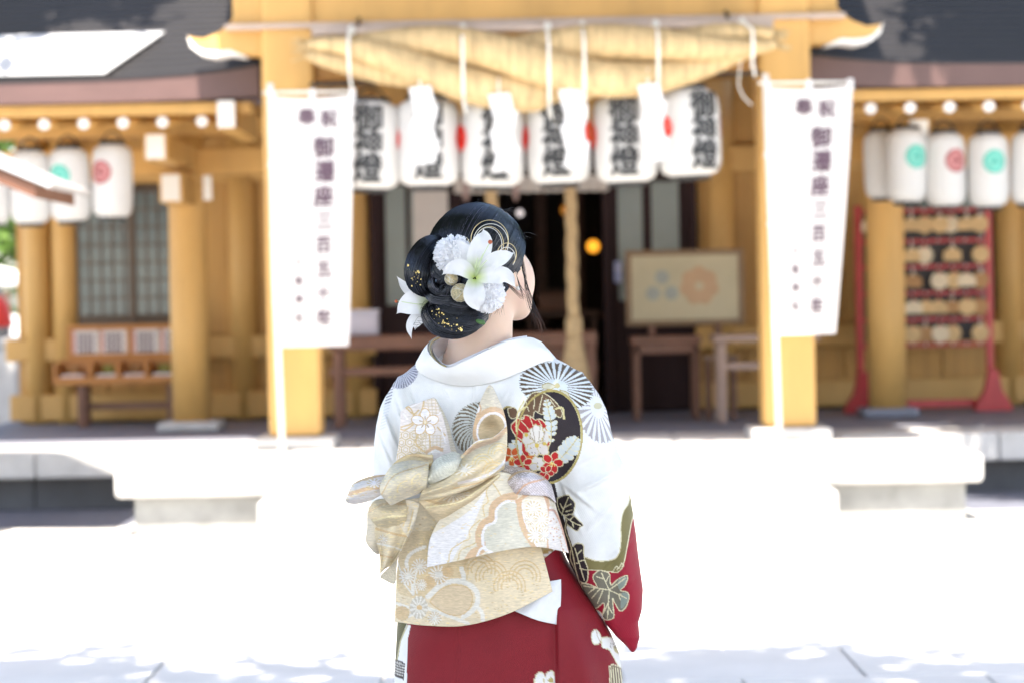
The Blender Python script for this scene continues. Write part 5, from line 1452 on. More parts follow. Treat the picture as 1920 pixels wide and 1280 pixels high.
surf('bow_fold', [
    [(872, 915, -84), (905, 898, -92), (935, 884, -94), (975, 892, -88), (1008, 893, -62), (1032, 905, -34)],
    [(830, 965, -90), (880, 945, -104), (930, 935, -106), (980, 938, -98), (1022, 940, -66), (1043, 950, -34)],
    [(806, 1010, -92), (870, 1000, -112), (930, 985, -114), (990, 982, -104), (1036, 985, -68), (1057, 995, -34)],
    [(800, 1063, -94), (870, 1048, -118), (935, 1033, -120), (1000, 1024, -106), (1042, 1030, -66), (1067, 1036, -32)]],
     BROC, obi, paint_upper, (222, 212, 188), 170, 130,
     fold=lambda a, b, F: 4.0 * np.sin((F[:, :, 0] * 0.75 + F[:, :, 1] * 0.66 - 1290) / 17) * np.exp(-((F[:, :, 0] - 890) / 60) ** 2) + 2.0 * np.sin(F[:, :, 0] / 14) * b)

def hexa(p, x0, x1, y0, y1, s, col, w=1.3):
    r = 0; y = y0
    while y < y1:
        x = x0 + (s * 0.87 if r % 2 else 0)
        while x < x1:
            for q in (0.95, 0.5):
                L = [(x + s * q * math.cos(math.pi / 6 + k * math.pi / 3), y + s * q * math.sin(math.pi / 6 + k * math.pi / 3)) for k in range(7)]
                p.line(L, w, col, False)
            x += s * 1.74
        y += s * 1.5; r += 1
def lattice(p, x0, x1, y0, y1, s, col, w=0.9):
    for k in range(int((x1 - x0 + y1 - y0) / s)):
        p.line([(x0 + k * s, y0), (x0 + k * s - (y1 - y0), y1)], w, col, False); p.line([(x0 - (y1 - y0) + k * s, y0), (x0 + k * s, y1)], w, col, False)
def paint_tab(p):
    hexa(p, 745, 795, 815, 865, 9, (186, 160, 96)); 
    for x in range(795, 832, 7): p.line([(x, 745), (x + 2, 775)], 1.0, (196, 176, 140), False)
    for y in range(748, 776, 6): p.line([(795, y), (832, y + 2)], 1.0, (196, 176, 140), False)
    for x in range(784, 830, 7): p.line([(x, 815), (x, 845)], 1.0, (196, 176, 140), False)
    for y in range(815, 846, 6): p.line([(784, y), (832, y)], 1.0, (196, 176, 140), False)
    for L in ([(752, 800), (775, 790), (770, 765), (752, 760)], [(775, 790), (790, 770), (795, 750)], [(775, 795), (760, 805), (752, 804)], [(820, 800), (835, 815)], [(785, 810), (780, 830), (800, 850)], [(805, 815), (808, 850)], [(760, 762), (775, 775), (785, 768)]):
        p.line(L, 2.4, (196, 158, 74))
    for L in ([(757, 775), (764, 785)], [(770, 762), (790, 752)], [(815, 780), (830, 770)], [(826, 800), (836, 830)]): p.line(L, 2.0, (240, 238, 242))
    p.flower((797, 791), 25, 5, (238, 236, 244), (196, 154, 66), -math.pi / 2)
    p.ell((797, 791), 4.5, 4.5, (196, 154, 66)); p.ell((797, 791), 2.6, 2.6, (236, 224, 190))
    for k in range(5):
        a = -math.pi / 2 + k * 1.2566; p.line([(797 + 6 * math.cos(a), 791 + 6 * math.sin(a)), (797 + 11 * math.cos(a), 791 + 11 * math.sin(a))], 1.8, (150, 120, 60), False)
    p.line([(800, 846), (815, 838), (828, 842)], 6, ORA); p.line([(802, 852), (815, 844), (828, 848)], 3, CW)
surf('bow_end', [
    [(751, 771, -40), (765, 760, -50), (790, 752, -54), (814, 744, -50)],
    [(750, 800, -44), (770, 795, -58), (800, 790, -62), (829, 776, -50)],
    [(748, 826, -50), (770, 826, -66), (800, 824, -70), (838, 810, -52)],
    [(742, 862, -54), (775, 866, -76), (810, 866, -80), (846, 850, -58)]], BROC, obi, paint_tab, (222, 214, 212), 100, 100, thick=5, bulge=3)
surf('bow_end', [
    [(812, 745, -48), (818, 747, -40)], [(828, 776, -48), (838, 785, -38)], [(838, 812, -50), (848, 820, -40)], [(845, 850, -56), (858, 852, -46)]],
     BROC, obi, lambda p: [p.line([(815 + k * 0.6, 750 + 5 * k), (850 + k * 0.3, 748 + 5 * k)], 1.2, (178, 160, 110), False) for k in range(22)], (214, 208, 190), 24, 60)
# upright loop on the right: ear behind, rolled front with a bright rim
surf('bow_loop', [
    [(912, 727, -40), (918, 721, -42), (924, 724, -40)],
    [(902, 748, -44), (920, 744, -54), (935, 748, -42)],
    [(893, 776, -48), (922, 775, -60), (945, 772, -44)],
    [(886, 810, -50), (922, 812, -56), (951, 805, -46)],
    [(888, 850, -52), (920, 850, -56), (950, 845, -46)]], BROC, obi,
     lambda p: (glint(p, 120, (232, 222, 190)), p.ell((920, 800), 33, 40, ORA, 0.5), p.ell((921, 803), 27, 33, (240, 238, 244), 0.5), p.ell((921, 804), 23, 29, (178, 148, 84), 0.5), p.ell((893, 765), 10, 12, ORA), p.ell((893, 765), 7, 9, (240, 238, 244))),
     (212, 202, 178), 60, 90, thick=4,
     fold=lambda a, b, F: 16 * np.exp(-(((F[:, :, 0] - 921) / 20) ** 2 + ((F[:, :, 1] - 804) / 24) ** 2)))
def paint_diag(p):
    p.line([(950, 800), (930, 822), (895, 834), (872, 848)], 9, ORA); p.line([(950, 795), (928, 814), (893, 826), (868, 846)], 4, (240, 238, 244))
    for c in ((905, 870), (935, 850), (925, 885)):
        for r in (20, 14, 8): p.arc(c, r, math.pi * 1.0, math.pi * 1.9, 1.6, (222, 190, 100))
    p.line([(860, 905), (900, 895), (930, 880), (948, 862)], 5, (232, 226, 226)); p.line([(850, 915), (900, 903), (940, 885)], 2.5, (206, 160, 80))
    p.wheel((870, 880), 22, 12, 12, (234, 228, 216), (206, 180, 110)); glint(p, 140, (236, 214, 140))
surf('bow_loop', [
    [(800, 906, -100), (838, 880, -108), (868, 850, -104), (893, 826, -92), (925, 818, -84), (950, 797, -70)],
    [(792, 918, -112), (838, 898, -124), (875, 872, -122), (905, 852, -112), (930, 846, -100), (951, 835, -80)],
    [(788, 928, -112), (838, 914, -126), (880, 895, -124), (912, 878, -116), (935, 868, -104), (948, 860, -84)],
    [(783, 938, -98), (836, 930, -108), (885, 914, -108), (915, 898, -102), (936, 884, -94), (946, 878, -80)]], BROC, obi, paint_diag, (216, 198, 156), 110, 70, thick=4, puff=30,
     fold=lambda a, b, F: 4.5 * np.sin(b * 9 + 2.5 * a) + 2 * np.sin(b * 17 + a * 3))
def paint_low(p):
    p.wheel((850, 925), 30, 16, 18, (226, 216, 196), (196, 162, 96)); p.line([(795, 935), (840, 945), (880, 930)], 4, GD); glint(p, 90)
    p.line([(800, 950), (860, 940), (900, 915), (935, 890)], 2.2, (240, 226, 170))
surf('bow_loop', [
    [(782, 936, -88), (830, 928, -98), (885, 908, -100), (935, 880, -92)],
    [(800, 956, -90), (845, 944, -104), (890, 926, -106), (938, 892, -96)],
    [(826, 985, -86), (855, 970, -98), (890, 948, -102), (930, 905, -94)]], BROC, obi, paint_low, (200, 174, 120), 90, 50, thick=3, puff=14,
     fold=lambda a, b, F: 5 * np.sin(b * 7 + a * 2))
# knot with ribbed scarf
surf('bow_knot', [
    [(802, 888, -104), (815, 862, -112), (845, 847, -108), (866, 850, -96)],
    [(800, 900, -116), (822, 878, -130), (850, 864, -128), (868, 862, -104)],
    [(806, 908, -106), (830, 898, -124), (855, 884, -122), (866, 872, -104)]], BROC, obi,
     lambda p: [p.line([(795 + 3.2 * k, 915 - 0.6 * k), (808 + 2.2 * k, 850 - 0.4 * k)], 0.9, (196, 202, 186), False) for k in range(30)], (222, 226, 214), 60, 50, puff=20,
     fold=lambda a, b, F: 0.8 * np.sin(a * 90))
# left side: folded top, heart-shaped loop, pointed leaf, hanging gathers
surf('bow_loop', [
    [(722, 900, -84), (738, 868, -88), (770, 850, -90), (812, 852, -96)],
    [(722, 906, -90), (745, 884, -102), (780, 868, -106), (812, 866, -104)],
    [(726, 910, -86), (750, 896, -98), (785, 884, -102), (808, 880, -100)]], BROC, obi,
     lambda p: (p.line([(735, 862), (770, 852), (812, 862)], 6, GD), p.line([(745, 870), (780, 864), (812, 872)], 2, (240, 220, 140)), glint(p, 80)), (210, 182, 118), 60, 40, puff=20, fold=lambda a, b, F: 3 * np.sin(b * 9))
surf('bow_loop', [
    [(716, 900, -104), (735, 872, -112), (770, 862, -114), (804, 866, -108)],
    [(712, 912, -116), (740, 892, -134), (772, 884, -136), (803, 886, -118)],
    [(714, 926, -118), (738, 914, -136), (770, 908, -136), (800, 908, -118)],
    [(724, 938, -108), (734, 946, -116), (752, 938, -120), (800, 918, -104)]], BROC, obi,
     lambda p: (glint(p, 150, (236, 220, 160)), p.line([(716, 925), (740, 890), (800, 870)], 2.2, (196, 160, 84)), p.arc((790, 905), 18, 3.0, 4.6, 1.6, (236, 216, 140)), p.arc((765, 920), 20, 3.0, 4.6, 1.6, (230, 206, 130))), (210, 198, 168), 70, 60, puff=26, bulge=4, fold=lambda a, b, F: 2.5 * np.sin(a * 6 + b * 4))
def paint_leaf(p):
    p.line([(655, 925), (690, 915), (715, 912)], 7, ORA); p.line([(660, 905), (690, 895), (725, 888)], 5, (206, 160, 90))
    p.wheel((702, 905), 14, 9, 10, (236, 232, 240), (200, 176, 120)); p.line([(652, 935), (690, 930), (712, 925)], 4, CW); glint(p, 50)
surf('bow_loop', [
    [(650, 930, -62), (662, 906, -68), (695, 892, -76), (735, 888, -84)],
    [(647, 936, -70), (668, 922, -84), (700, 912, -92), (726, 908, -94)],
    [(652, 943, -64), (668, 944, -72), (694, 938, -80), (716, 926, -86)]], BROC, obi, paint_leaf, (224, 216, 212), 60, 40, puff=16, bulge=3)
surf('bow_loop', [
    [(690, 952, -58), (705, 936, -66), (735, 934, -76), (760, 936, -82)],
    [(693, 970, -72), (715, 962, -92), (742, 962, -96), (764, 958, -90)],
    [(706, 986, -66), (722, 988, -80), (742, 986, -86), (762, 976, -84)]], BROC, obi,
     lambda p: (p.line([(692, 958), (720, 944), (758, 944)], 4, GD), p.line([(700, 975), (730, 968), (760, 966)], 3, (238, 222, 160)), glint(p, 60)), (198, 176, 122), 50, 40, puff=20, bulge=5)
def paint_hang(p):
    p.wheel((718, 1010), 9, 9, 10, (214, 212, 206), (188, 160, 96)); p.line([(705, 990), (740, 1000), (765, 1005)], 4, (196, 154, 70)); p.line([(708, 1018), (735, 1024), (752, 1030)], 3, (222, 220, 214))
    p.line([(712, 1040), (735, 1044)], 3, GD); p.poly([(735, 940), (786, 940), (772, 1000), (760, 1000)], (220, 208, 182)); glint(p, 120)
    for L in ([(765, 950), (756, 985)], [(775, 955), (765, 995)]): p.line(L, 1.6, (230, 200, 120))
surf('bow_tail', [
    [(703, 968, -60), (735, 940, -74), (765, 936, -82), (787, 942, -80)],
    [(702, 1000, -62), (730, 990, -80), (755, 985, -84), (776, 985, -76)],
    [(712, 1040, -58), (728, 1035, -70), (745, 1030, -72), (758, 1022, -64)],
    [(712, 1076, -50), (722, 1066, -56), (732, 1060, -58), (742, 1050, -54)]], BROC, obi, paint_hang, (210, 192, 148), 70, 90, thick=3,
     fold=lambda a, b, F: 9 * np.sin(a * 10 + b * 2.0) * (0.4 + 0.6 * b))
surf('bow_tail', [
    [(742, 1010, -48), (756, 1000, -44), (772, 975, -42)], [(738, 1050, -44), (745, 1040, -40), (752, 1020, -40)],
    [(714, 1078, -44), (730, 1068, -40), (746, 1045, -38)], [(716, 1084, -42), (740, 1093, -40), (744, 1062, -38)]], BROC, obi,
     lambda p: [p.line([(705 + 3 * k, 1100), (740 + 3 * k, 980)], 0.9, (160, 150, 120), False) for k in range(22)], (198, 190, 164), 40, 50)
surf('bow_tail', [
    [(688, 958, -40), (700, 960, -46), (716, 965, -48)], [(688, 990, -40), (702, 990, -50), (718, 990, -50)],
    [(686, 1015, -36), (700, 1022, -44), (714, 1020, -44)], [(700, 1034, -32), (708, 1038, -36), (716, 1034, -36)]], BROC, obi, None, (204, 190, 160), 36, 40, puff=8, bulge=3)
# right bunch with lattice print, and the fold that ties into the sash
def paint_bunch(p):
    hexa(p, 945, 990, 880, 930, 8, (128, 108, 104), 1.2); lattice(p, 985, 1030, 890, 940, 5, (176, 164, 176))
    p.line([(945, 905), (970, 885), (1000, 884), (1030, 900)], 3, (200, 160, 90)); p.line([(966, 930), (985, 908), (1020, 897)], 3, (200, 132, 72))
surf('bow_loop', [
    [(944, 892, -78), (962, 882, -84), (990, 880, -80), (1018, 892, -58), (1034, 908, -36)],
    [(945, 905, -92), (964, 898, -102), (994, 898, -96), (1022, 908, -68), (1038, 922, -38)],
    [(950, 922, -90), (968, 926, -98), (998, 928, -92), (1026, 930, -66), (1043, 942, -36)]], BROC, obi, paint_bunch, (226, 222, 232), 90, 50, puff=12, bulge=5, fold=lambda a, b, F: 3 * np.sin(a * 14))
surf('bow_loop', [
    [(936, 862, -62), (955, 872, -62), (985, 876, -54)], [(940, 880, -76), (958, 884, -78), (984, 886, -66)], [(944, 900, -72), (958, 896, -74), (978, 892, -64)]],
     BROC, obi, lambda p: hexa(p, 935, 990, 860, 900, 7, (140, 116, 100), 1.1), (212, 200, 190), 40, 30, puff=10, bulge=3)

# ---------------------------------------------------------------- hair
H = Sdf((740, 360, -110), (1020, 660, 200), 3.0)
H.ell(HC + np.array([0, -1, -2]), (94, 102, 104), 4)
X, Y, Z = np.meshgrid(*H.ax, indexing='ij', sparse=True)
cut = ((X - HC[0]) * 0.75 + (Y - HC[1]) * 0.47 + (Z - HC[2]) * 0.46) - 49
H.D = np.maximum(H.D, cut.astype(np.float32))
H.ell((848, 545, 0), (40, 52, 40), 12)
P, Q = H.mesh('hair')
hair = vdb_obj('hair', P, Q, HAIR, woman)

STR = []
def add_strand(pts, r0, r1=None): STR.append((np.asarray(pts, float), r0, r0 if r1 is None else r1))
ER = np.array([95.5, 103.5, 105.5]); EC = HC + np.array([0, -1, -2])
n2 = np.array([0.55, 0.10, 0.83]); n2 /= np.linalg.norm(n2)
e1 = np.cross(n2, [0, 1, 0]); e1 /= np.linalg.norm(e1); e2 = np.cross(n2, e1)
gd = np.array([-0.42, 0.66, -0.62]); gd /= np.linalg.norm(gd)
for k in range(4600):
    al = R_(rng.uniform(58, 92)); ph = rng.uniform(0, 2 * math.pi)
    s0 = n2 * math.cos(al) + (e1 * math.cos(ph) + e2 * math.sin(ph)) * math.sin(al)
    if (s0 * ER) @ np.array([0.75, 0.47, 0.46]) > 48 or s0[1] > 0.45: continue
    om = math.acos(np.clip(s0 @ gd, -1, 1))
    cl = 0.5 + 0.5 * math.sin(ph * 46 + 2.0 * math.sin(ph * 13)); lift = 1 + 0.003 + 0.012 * rng.random() + 0.012 * cl; j = rng.normal(scale=0.012, size=3)
    t = np.linspace(0, rng.uniform(0.75, 1.0), 14)[:, None]
    D = (np.sin((1 - t) * om) * s0 + np.sin(t * om) * gd) / math.sin(om)
    D = D + j * np.sin(np.pi * t); D /= np.linalg.norm(D, axis=1)[:, None]
    add_strand(EC + D * ER * (lift - 0.02 * (t ** 6)), rng.uniform(0.5, 1.25))

LOCKS = [  # rolled sections of the chignon: centre line and radius
    ([(822, 454, 10), (802, 464, -22), (789, 486, -40), (784, 512, -46), (790, 534, -42), (808, 550, -30)], [12, 18, 21, 22, 19, 10], 1.2),
    ([(812, 470, -14), (802, 492, -36), (800, 516, -44), (812, 542, -40)], [8, 12, 13, 8], 0.8),
    ([(904, 586, -8), (884, 598, -34), (856, 606, -46), (830, 602, -46), (814, 588, -36), (808, 574, -20)], [15, 22, 25, 26, 22, 12], 1.4),
    ([(892, 578, -24), (862, 586, -50), (834, 584, -54), (816, 576, -44)], [10, 14, 15, 9], 0.9),
    ([(815, 478, -18), (832, 492, -46), (838, 514, -52), (828, 538, -48), (808, 556, -36)], [7, 10, 11, 10, 7], 1.6),
    ([(806, 500, -50), (824, 508, -56), (840, 528, -56), (846, 552, -50), (836, 570, -44)], [5, 8, 9, 9, 6], 1.2),
    ([(870, 500, -36), (852, 520, -50), (846, 546, -52), (858, 568, -48), (884, 580, -38)], [8, 11, 12, 11, 8], 1.0),
    ([(890, 530, -30), (882, 556, -42), (868, 578, -42)], [10, 14, 10], 0.5),
    ([(818, 506, -46), (810, 522, -56), (814, 540, -60), (828, 547, -58), (840, 538, -56), (836, 524, -54)], [4, 6, 7, 7, 6, 4], 0.8),
    ([(826, 478, -30), (814, 494, -48), (816, 512, -56), (830, 520, -56), (838, 508, -52)], [4, 6, 7, 6, 4], 0.8),
    ([(800, 548, -40), (816, 560, -56), (838, 562, -58), (856, 556, -56)], [6, 9, 9, 6], 0.9),
    ([(826, 556, -54), (840, 568, -58), (866, 574, -54), (886, 570, -44)], [4, 7, 8, 5], 0.7)]
for li, (path_, rad_, tw) in enumerate(LOCKS):
    C = smoothpts(path_, False, 8); m = len(C); rd = np.interp(np.linspace(0, 1, m), np.linspace(0, 1, len(rad_)), rad_)
    T = np.gradient(C, axis=0); T /= np.linalg.norm(T, axis=1)[:, None]
    N = np.zeros_like(C); a = np.array([0, 0, 1.0]); nn = a - T[0] * (a @ T[0]); nn /= np.linalg.norm(nn)
    for i in range(m):
        nn = nn - T[i] * (nn @ T[i]); nn /= np.linalg.norm(nn); N[i] = nn
    Bn = np.cross(T, N)
    v, f = tube_data(fig(C), [r * 0.00097 for r in rd], 20)
    mesh('hair_lock', v, f, HAIR, hair, True)
    for k in range(int(60 + 16 * max(rad_))):
        th = rng.uniform(0, 2 * math.pi); tws = tw + rng.normal(scale=0.12)
        s0, s1 = sorted((rng.uniform(0, 0.25), rng.uniform(0.75, 1.0)))
        i = np.unique(np.linspace(s0 * (m - 1), s1 * (m - 1), 16).astype(int))
        an = th + tws * np.linspace(0, 1, m)[i]; q = 1 + 0.05 * rng.random() + 0.09 * (0.5 + 0.5 * math.sin(th * 8))
        add_strand(C[i] + (N[i] * np.cos(an)[:, None] + Bn[i] * np.sin(an)[:, None]) * (rd[i] * q)[:, None], rng.uniform(0.5, 1.2))
# untidy curls over the middle of the bun
for k in range(70):
    c = np.array([rng.uniform(818, 882), rng.uniform(495, 580), 0.0]); a0 = rng.uniform(0, 6.28); rr_ = rng.uniform(7, 15); tu = rng.uniform(1.5, 3.6) * rng.choice([-1, 1])
    q = np.linspace(0, 1, 16); L = np.stack([c[0] + rr_ * np.cos(a0 + tu * q) * (0.6 + 0.6 * q), c[1] + rr_ * np.sin(a0 + tu * q), -46 - 16 * np.sin(np.pi * q) - 6 * rng.random() + 0.012 * (c[0] - 835) ** 2 * 0.5], 1)
    for i in range(9): add_strand(L + rng.normal(scale=1.3, size=3) + rng.normal(scale=0.25, size=L.shape), rng.uniform(0.5, 1.1), 0.3)
# escaping fine hairs
for k in range(70):
    c = np.array([rng.uniform(800, 985), 0, 0]); x = c[0]; y = 484 - 102 * math.sqrt(max(0, 1 - ((x - 893) / 95) ** 2))
    d = np.array([rng.normal(scale=8), -abs(rng.normal(scale=5)) - 1, 0])
    p0 = np.array([x, y + 6, 70]); add_strand(smoothpts([p0, p0 + d * 0.5 + [3, -5, -5], p0 + d + [6, -2, -10], p0 + d * 1.2 + [10, 2, -12]], False, 4), 0.32)
for k in range(26):
    x, y = rng.uniform(765, 800), rng.uniform(470, 620)
    p0 = np.array([x + 14, y, -30.0]); add_strand(smoothpts([p0, p0 + [-14, -3, -6], p0 + [-20 - 6 * rng.random(), rng.normal(scale=6), -8]], False, 4), 0.25)
for k in range(60):                                   # fine hairs at the nape
    x = rng.uniform(862, 945); y = 588 - 0.10 * (x - 862) + rng.normal(scale=3)
    p0 = np.array([x, y - 8, 14.0 + 0.0006 * (x - 900) ** 2]); dx = rng.normal(scale=5) - 3
    add_strand(smoothpts([p0, p0 + [dx * 0.4, 9, -2], p0 + [dx, 16 + 6 * rng.random(), -1]], False, 4), 0.28, 0.1)
def strand_mesh(name, strands, m, parent, shades=None):
    V, Fc, o, cc = [], [], 0, []
    for pts, r0, r1 in strands:
        T = np.gradient(pts, axis=0); T /= np.maximum(np.linalg.norm(T, axis=1)[:, None], 1e-9)
        A = np.cross(T, [0.3, 0.2, 1.0]); A /= np.maximum(np.linalg.norm(A, axis=1)[:, None], 1e-9); Bb = np.cross(T, A)
        n = len(pts); r = np.linspace(r0, r1, n)[:, None]
        ring = np.stack([pts + (A * math.cos(q) + Bb * math.sin(q)) * r for q in (0, 2.094, 4.189)], 1).reshape(-1, 3)
        V.append(ring)
        if shades is not None: cc.append(np.tile(np.array(shades) * rng.choice([0.25, 0.5, 1.0, 2.0, 7.0], p=[0.25, 0.25, 0.26, 0.17, 0.07]), (n * 3, 1)))
        b = o + np.arange(n - 1)[:, None] * 3
        for k in range(3):
            k2 = (k + 1) % 3
            Fc.append(np.concatenate([b + k, b + k2, b + 3 + k2, b + 3 + k], 1))
        o += n * 3
    so_ = mesh(name, fig(np.concatenate(V)).tolist(), np.concatenate(Fc).tolist(), m, parent, True)
    if shades is not None: set_cols(so_.data, np.concatenate(cc))
    return so_
tag(strand_mesh('hair_strands', STR, HAIRS, hair, (0.008, 0.0075, 0.010)), kind='stuff')
# loose side locks
LO = []
for k in range(24):
    j = rng.normal(scale=1.5, size=3); e = rng.normal(scale=6)
    LO.append((smoothpts([(972, 452, 40), (978 + j[0], 480, 34), (983 + j[0] * 1.5, 512, 32), (990 + j[1] * 2, 548, 34), (1000 + j[1] * 3, 580, 38), (1010 + e * 0.8, 600 + 6 * j[2], 40)], False, 6), 0.45, 0.15))
for k in range(16):
    e = rng.normal(scale=5, size=2)
    LO.append((smoothpts([(962, 496, 10), (968, 515, 6), (974 + e[0] * 0.2, 535, 4), (984 + e[0] * 0.6, 556 + e[1], 6)], False, 6), 0.45, 0.15))
tag(strand_mesh('loose_lock', LO, HAIRS, hair, (0.014, 0.011, 0.012)), kind='stuff')
LB = []
for k in range(16):
    e = rng.normal(scale=3.0, size=2)
    LB.append((smoothpts([(1000 + e[0], 575, 38), (1006 + e[0], 592, 40), (1013 + e[0] * 1.3, 606 + e[1], 42), (1018 + e[0] * 1.6, 622 + 1.5 * e[1], 44)], False, 6), 0.5, 0.2))
for k in range(14):
    e = rng.normal(scale=3.0, size=2)
    LB.append((smoothpts([(944, 520, -50), (952 + e[0] * 0.4, 532, -40), (964 + e[0] * 0.8, 545 + e[1] * 0.6, -20), (980 + e[0], 560 + e[1], -10)], False, 6), 0.6, 0.2))
LB.append((smoothpts([(1014, 615, 40), (1018, 640, 40), (1030, 656, 42), (1052, 655, 44)], False, 8), 0.35, 0.2))
LB.append((smoothpts([(1006, 555, 40), (1014, 562, 42), (1026, 574, 44)], False, 8), 0.3, 0.15))
tag(strand_mesh('hair_tips', LB, HAIRB, hair), kind='stuff')
# ---------------------------------------------------------------- flowers and ornaments in the hair
def petal(path_, width, m, parent, cup=0.25, green=0.25, nm='petal', twist=0.0):
    C = smoothpts(pc(path_), False, 8); n = len(C); nw = 13
    T = np.gradient(C, axis=0); T /= np.linalg.norm(T, axis=1)[:, None]
    vw = np.array([0, 0, -1.0]); V, cols = [], []
    for i in range(n):
        t = i / (n - 1); sd = np.cross(T[i], vw); sd /= max(np.linalg.norm(sd), 1e-6); up_ = np.cross(sd, T[i])
        w_ = width * (0.20 + 0.80 * math.sin(math.pi * min(1, 0.08 + t * 0.98)) ** 0.75) * (1 - t ** 7)
        for k in range(nw):
            s = -1 + 2 * k / (nw - 1)
            rib = 0.05 * width * math.exp(-(s / 0.12) ** 2)
            ripple = 0.05 * width * math.sin(t * 14 + s * 2) * abs(s)
            V.append(C[i] + sd * s * w_ / 2 + up_ * (cup * w_ * 0.5 * s * s + rib * (1 - t) + ripple + twist * s * t * width * 0.3))
            g = max(0, 1 - t / max(green, 0.01)) * (1 - 0.5 * abs(s))
            cols.append(lin((246, 247, 250)) * (1 - g) + lin((198, 222, 110)) * g)
    Fc = [(i * nw + k, i * nw + k + 1, (i + 1) * nw + k + 1, (i + 1) * nw + k) for i in range(n - 1) for k in range(nw - 1)]
    o = mesh(nm, fig(V).tolist(), Fc, m, parent, True); set_cols(o.data, np.array(cols)); return o
def at3(p): return tuple(fig(pc([p]))[0])
lil = thing('lily_flower', 'large white lily with green throat in the woman\'s black hair', 'flower', at3((892, 518, -80)), 'white lilies in her hair')
c0 = (891, 519, -78)
petal([c0, (876, 492, -92), (862, 466, -96), (846, 450, -84)], 38, PETAL, lil, green=0.3)
petal([c0, (922, 492, -106), (946, 481, -112), (965, 474, -106)], 30, PETAL, lil, green=0.25)
petal([c0, (897, 480, -100), (906, 450, -104), (906, 429, -92)], 42, PETAL, lil, green=0.35)
petal([(889, 520, -82), (868, 503, -104), (848, 503, -108), (828, 516, -98)], 30, PETAL, lil, green=0.3)
petal([(893, 521, -84), (924, 516, -104), (950, 518, -102), (968, 541, -84)], 32, PETAL, lil, green=0.25)
petal([(890, 524, -84), (889, 548, -104), (892, 566, -104), (899, 583, -92)], 40, PETAL, lil, green=0.25)
for e in ((919, 454, -122), (906, 476, -120), (896, 484, -120), (913, 488, -118)):
    st = tube('stamen', [tuple(x) for x in fig(smoothpts(pc([(892, 518, -82), (0.5 * (892 + e[0]) - 3, 0.5 * (518 + e[1]), -112), e]), False, 5))], 0.0008, mat('filament', (0.55, 0.65, 0.4), 0.5), lil, 6)
    if e[0] > 915: ball('anther', pc([e])[0], 4, ANTH, st, 8)
lil = thing('lily_flower', 'white lily peeking out behind the bun on the left', 'flower', at3((802, 572, -10)), 'white lilies in her hair')
c0 = (808, 572, -16)
petal([c0, (780, 552, -26), (760, 538, -26), (743, 517, -16)], 22, PETAL, lil, green=0.2)
petal([(808, 574, -20), (785, 566, -38), (763, 573, -42), (743, 589, -30)], 46, PETAL, lil, green=0.42)
petal([c0, (792, 590, -26), (782, 604, -26), (778, 619, -14)], 22, PETAL, lil, green=0.3)
petal([(806, 576, -14), (782, 590, -22), (768, 612, -20), (772, 637, -8)], 17, PETAL, lil, green=0.3)
petal([c0, (790, 552, 4), (778, 540, 10), (768, 535, 14)], 20, PETAL, lil, green=0.3)
st = tube('stamen', [at3((795, 572, -40)), at3((765, 568, -48)), at3((744, 564, -36))], 0.0007, mat('filament', (0.55, 0.65, 0.4), 0.5), lil, 6)
ball('anther', pc([(743, 565, -36)])[0], 3.2, ANTH, st, 8)

def pompom(c, r, lab):
    t = thing('chrysanthemum', lab, 'flower', at3(c), 'white pompom chrysanthemums in her hair')
    core = ball('flower_core', pc([c])[0], r * 0.80, POM, t, 20)
    C = pc([c])[0]; g = np.random.default_rng(int(c[0]))
    V, Fc = [], []
    for k in range(760):
        z = 1 - 2 * (k + 0.5) / 760; ph = k * 2.39996
        d = np.array([math.sqrt(1 - z * z) * math.cos(ph), math.sqrt(1 - z * z) * math.sin(ph), z]) + g.normal(scale=0.07, size=3); d /= np.linalg.norm(d)
        if d[2] > 0.5: continue
        s = np.cross(d, g.normal(size=3)); s /= np.linalg.norm(s); n_ = np.cross(d, s)
        L = r * g.uniform(0.88, 1.07); w0 = r * 0.075
        b = C + d * r * 0.70; mdl = C + d * (0.70 * r + (L - 0.70 * r) * 0.6) + n_ * 0.03 * r; e = C + d * L + n_ * 0.08 * r
        o = len(V)
        V += [b - s * w0 * 0.6, b + s * w0 * 0.6, mdl - s * w0, mdl + n_ * -0.03 * r, mdl + s * w0, e - s * w0 * 0.75, e - n_ * 0.02 * r, e + s * w0 * 0.75]
        Fc += [tuple(i + o for i in q) for q in ((0, 1, 3), (0, 3, 2), (1, 4, 3), (2, 3, 6, 5), (3, 4, 7, 6))]
    tag(mesh('petals', fig(V).tolist(), Fc, POM, t, True), kind='stuff')
pompom((851, 479, -64), 38, 'white pompom chrysanthemum left of the large lily')
pompom((914, 553, -66), 33, 'white pompom chrysanthemum below the large lily, above the nape')
def gball(c, r, lab):
    t = thing('gold_ball', lab, 'hair ornament', at3(c), 'gold balls in her hair')
    ball('ball', pc([c])[0], r, GOLDB, t, 24)
    C = pc([c])[0]; g = np.random.default_rng(int(r * 10))
    for k in range(9):
        a = g.normal(size=3); a /= np.linalg.norm(a); b = np.cross(a, g.normal(size=3)); b /= np.linalg.norm(b); cc = np.cross(a, b)
        tube('winding', fig([C + (b * math.cos(q * 0.4488) + cc * math.sin(q * 0.4488)) * r * 1.01 for q in range(15)]), 0.0005, GOLDW if k % 2 else SILVW, t, 5)
gball((846, 523, -72), 12, 'small pale gold ball ornament under the left pompom flower')
gball((863, 549, -74), 17, 'larger gold thread ball ornament near the centre of the bun')
wire = thing('wire_ornament', 'gold and silver wire loops curling above the large lily', 'hair ornament', at3((917, 470, -60)))
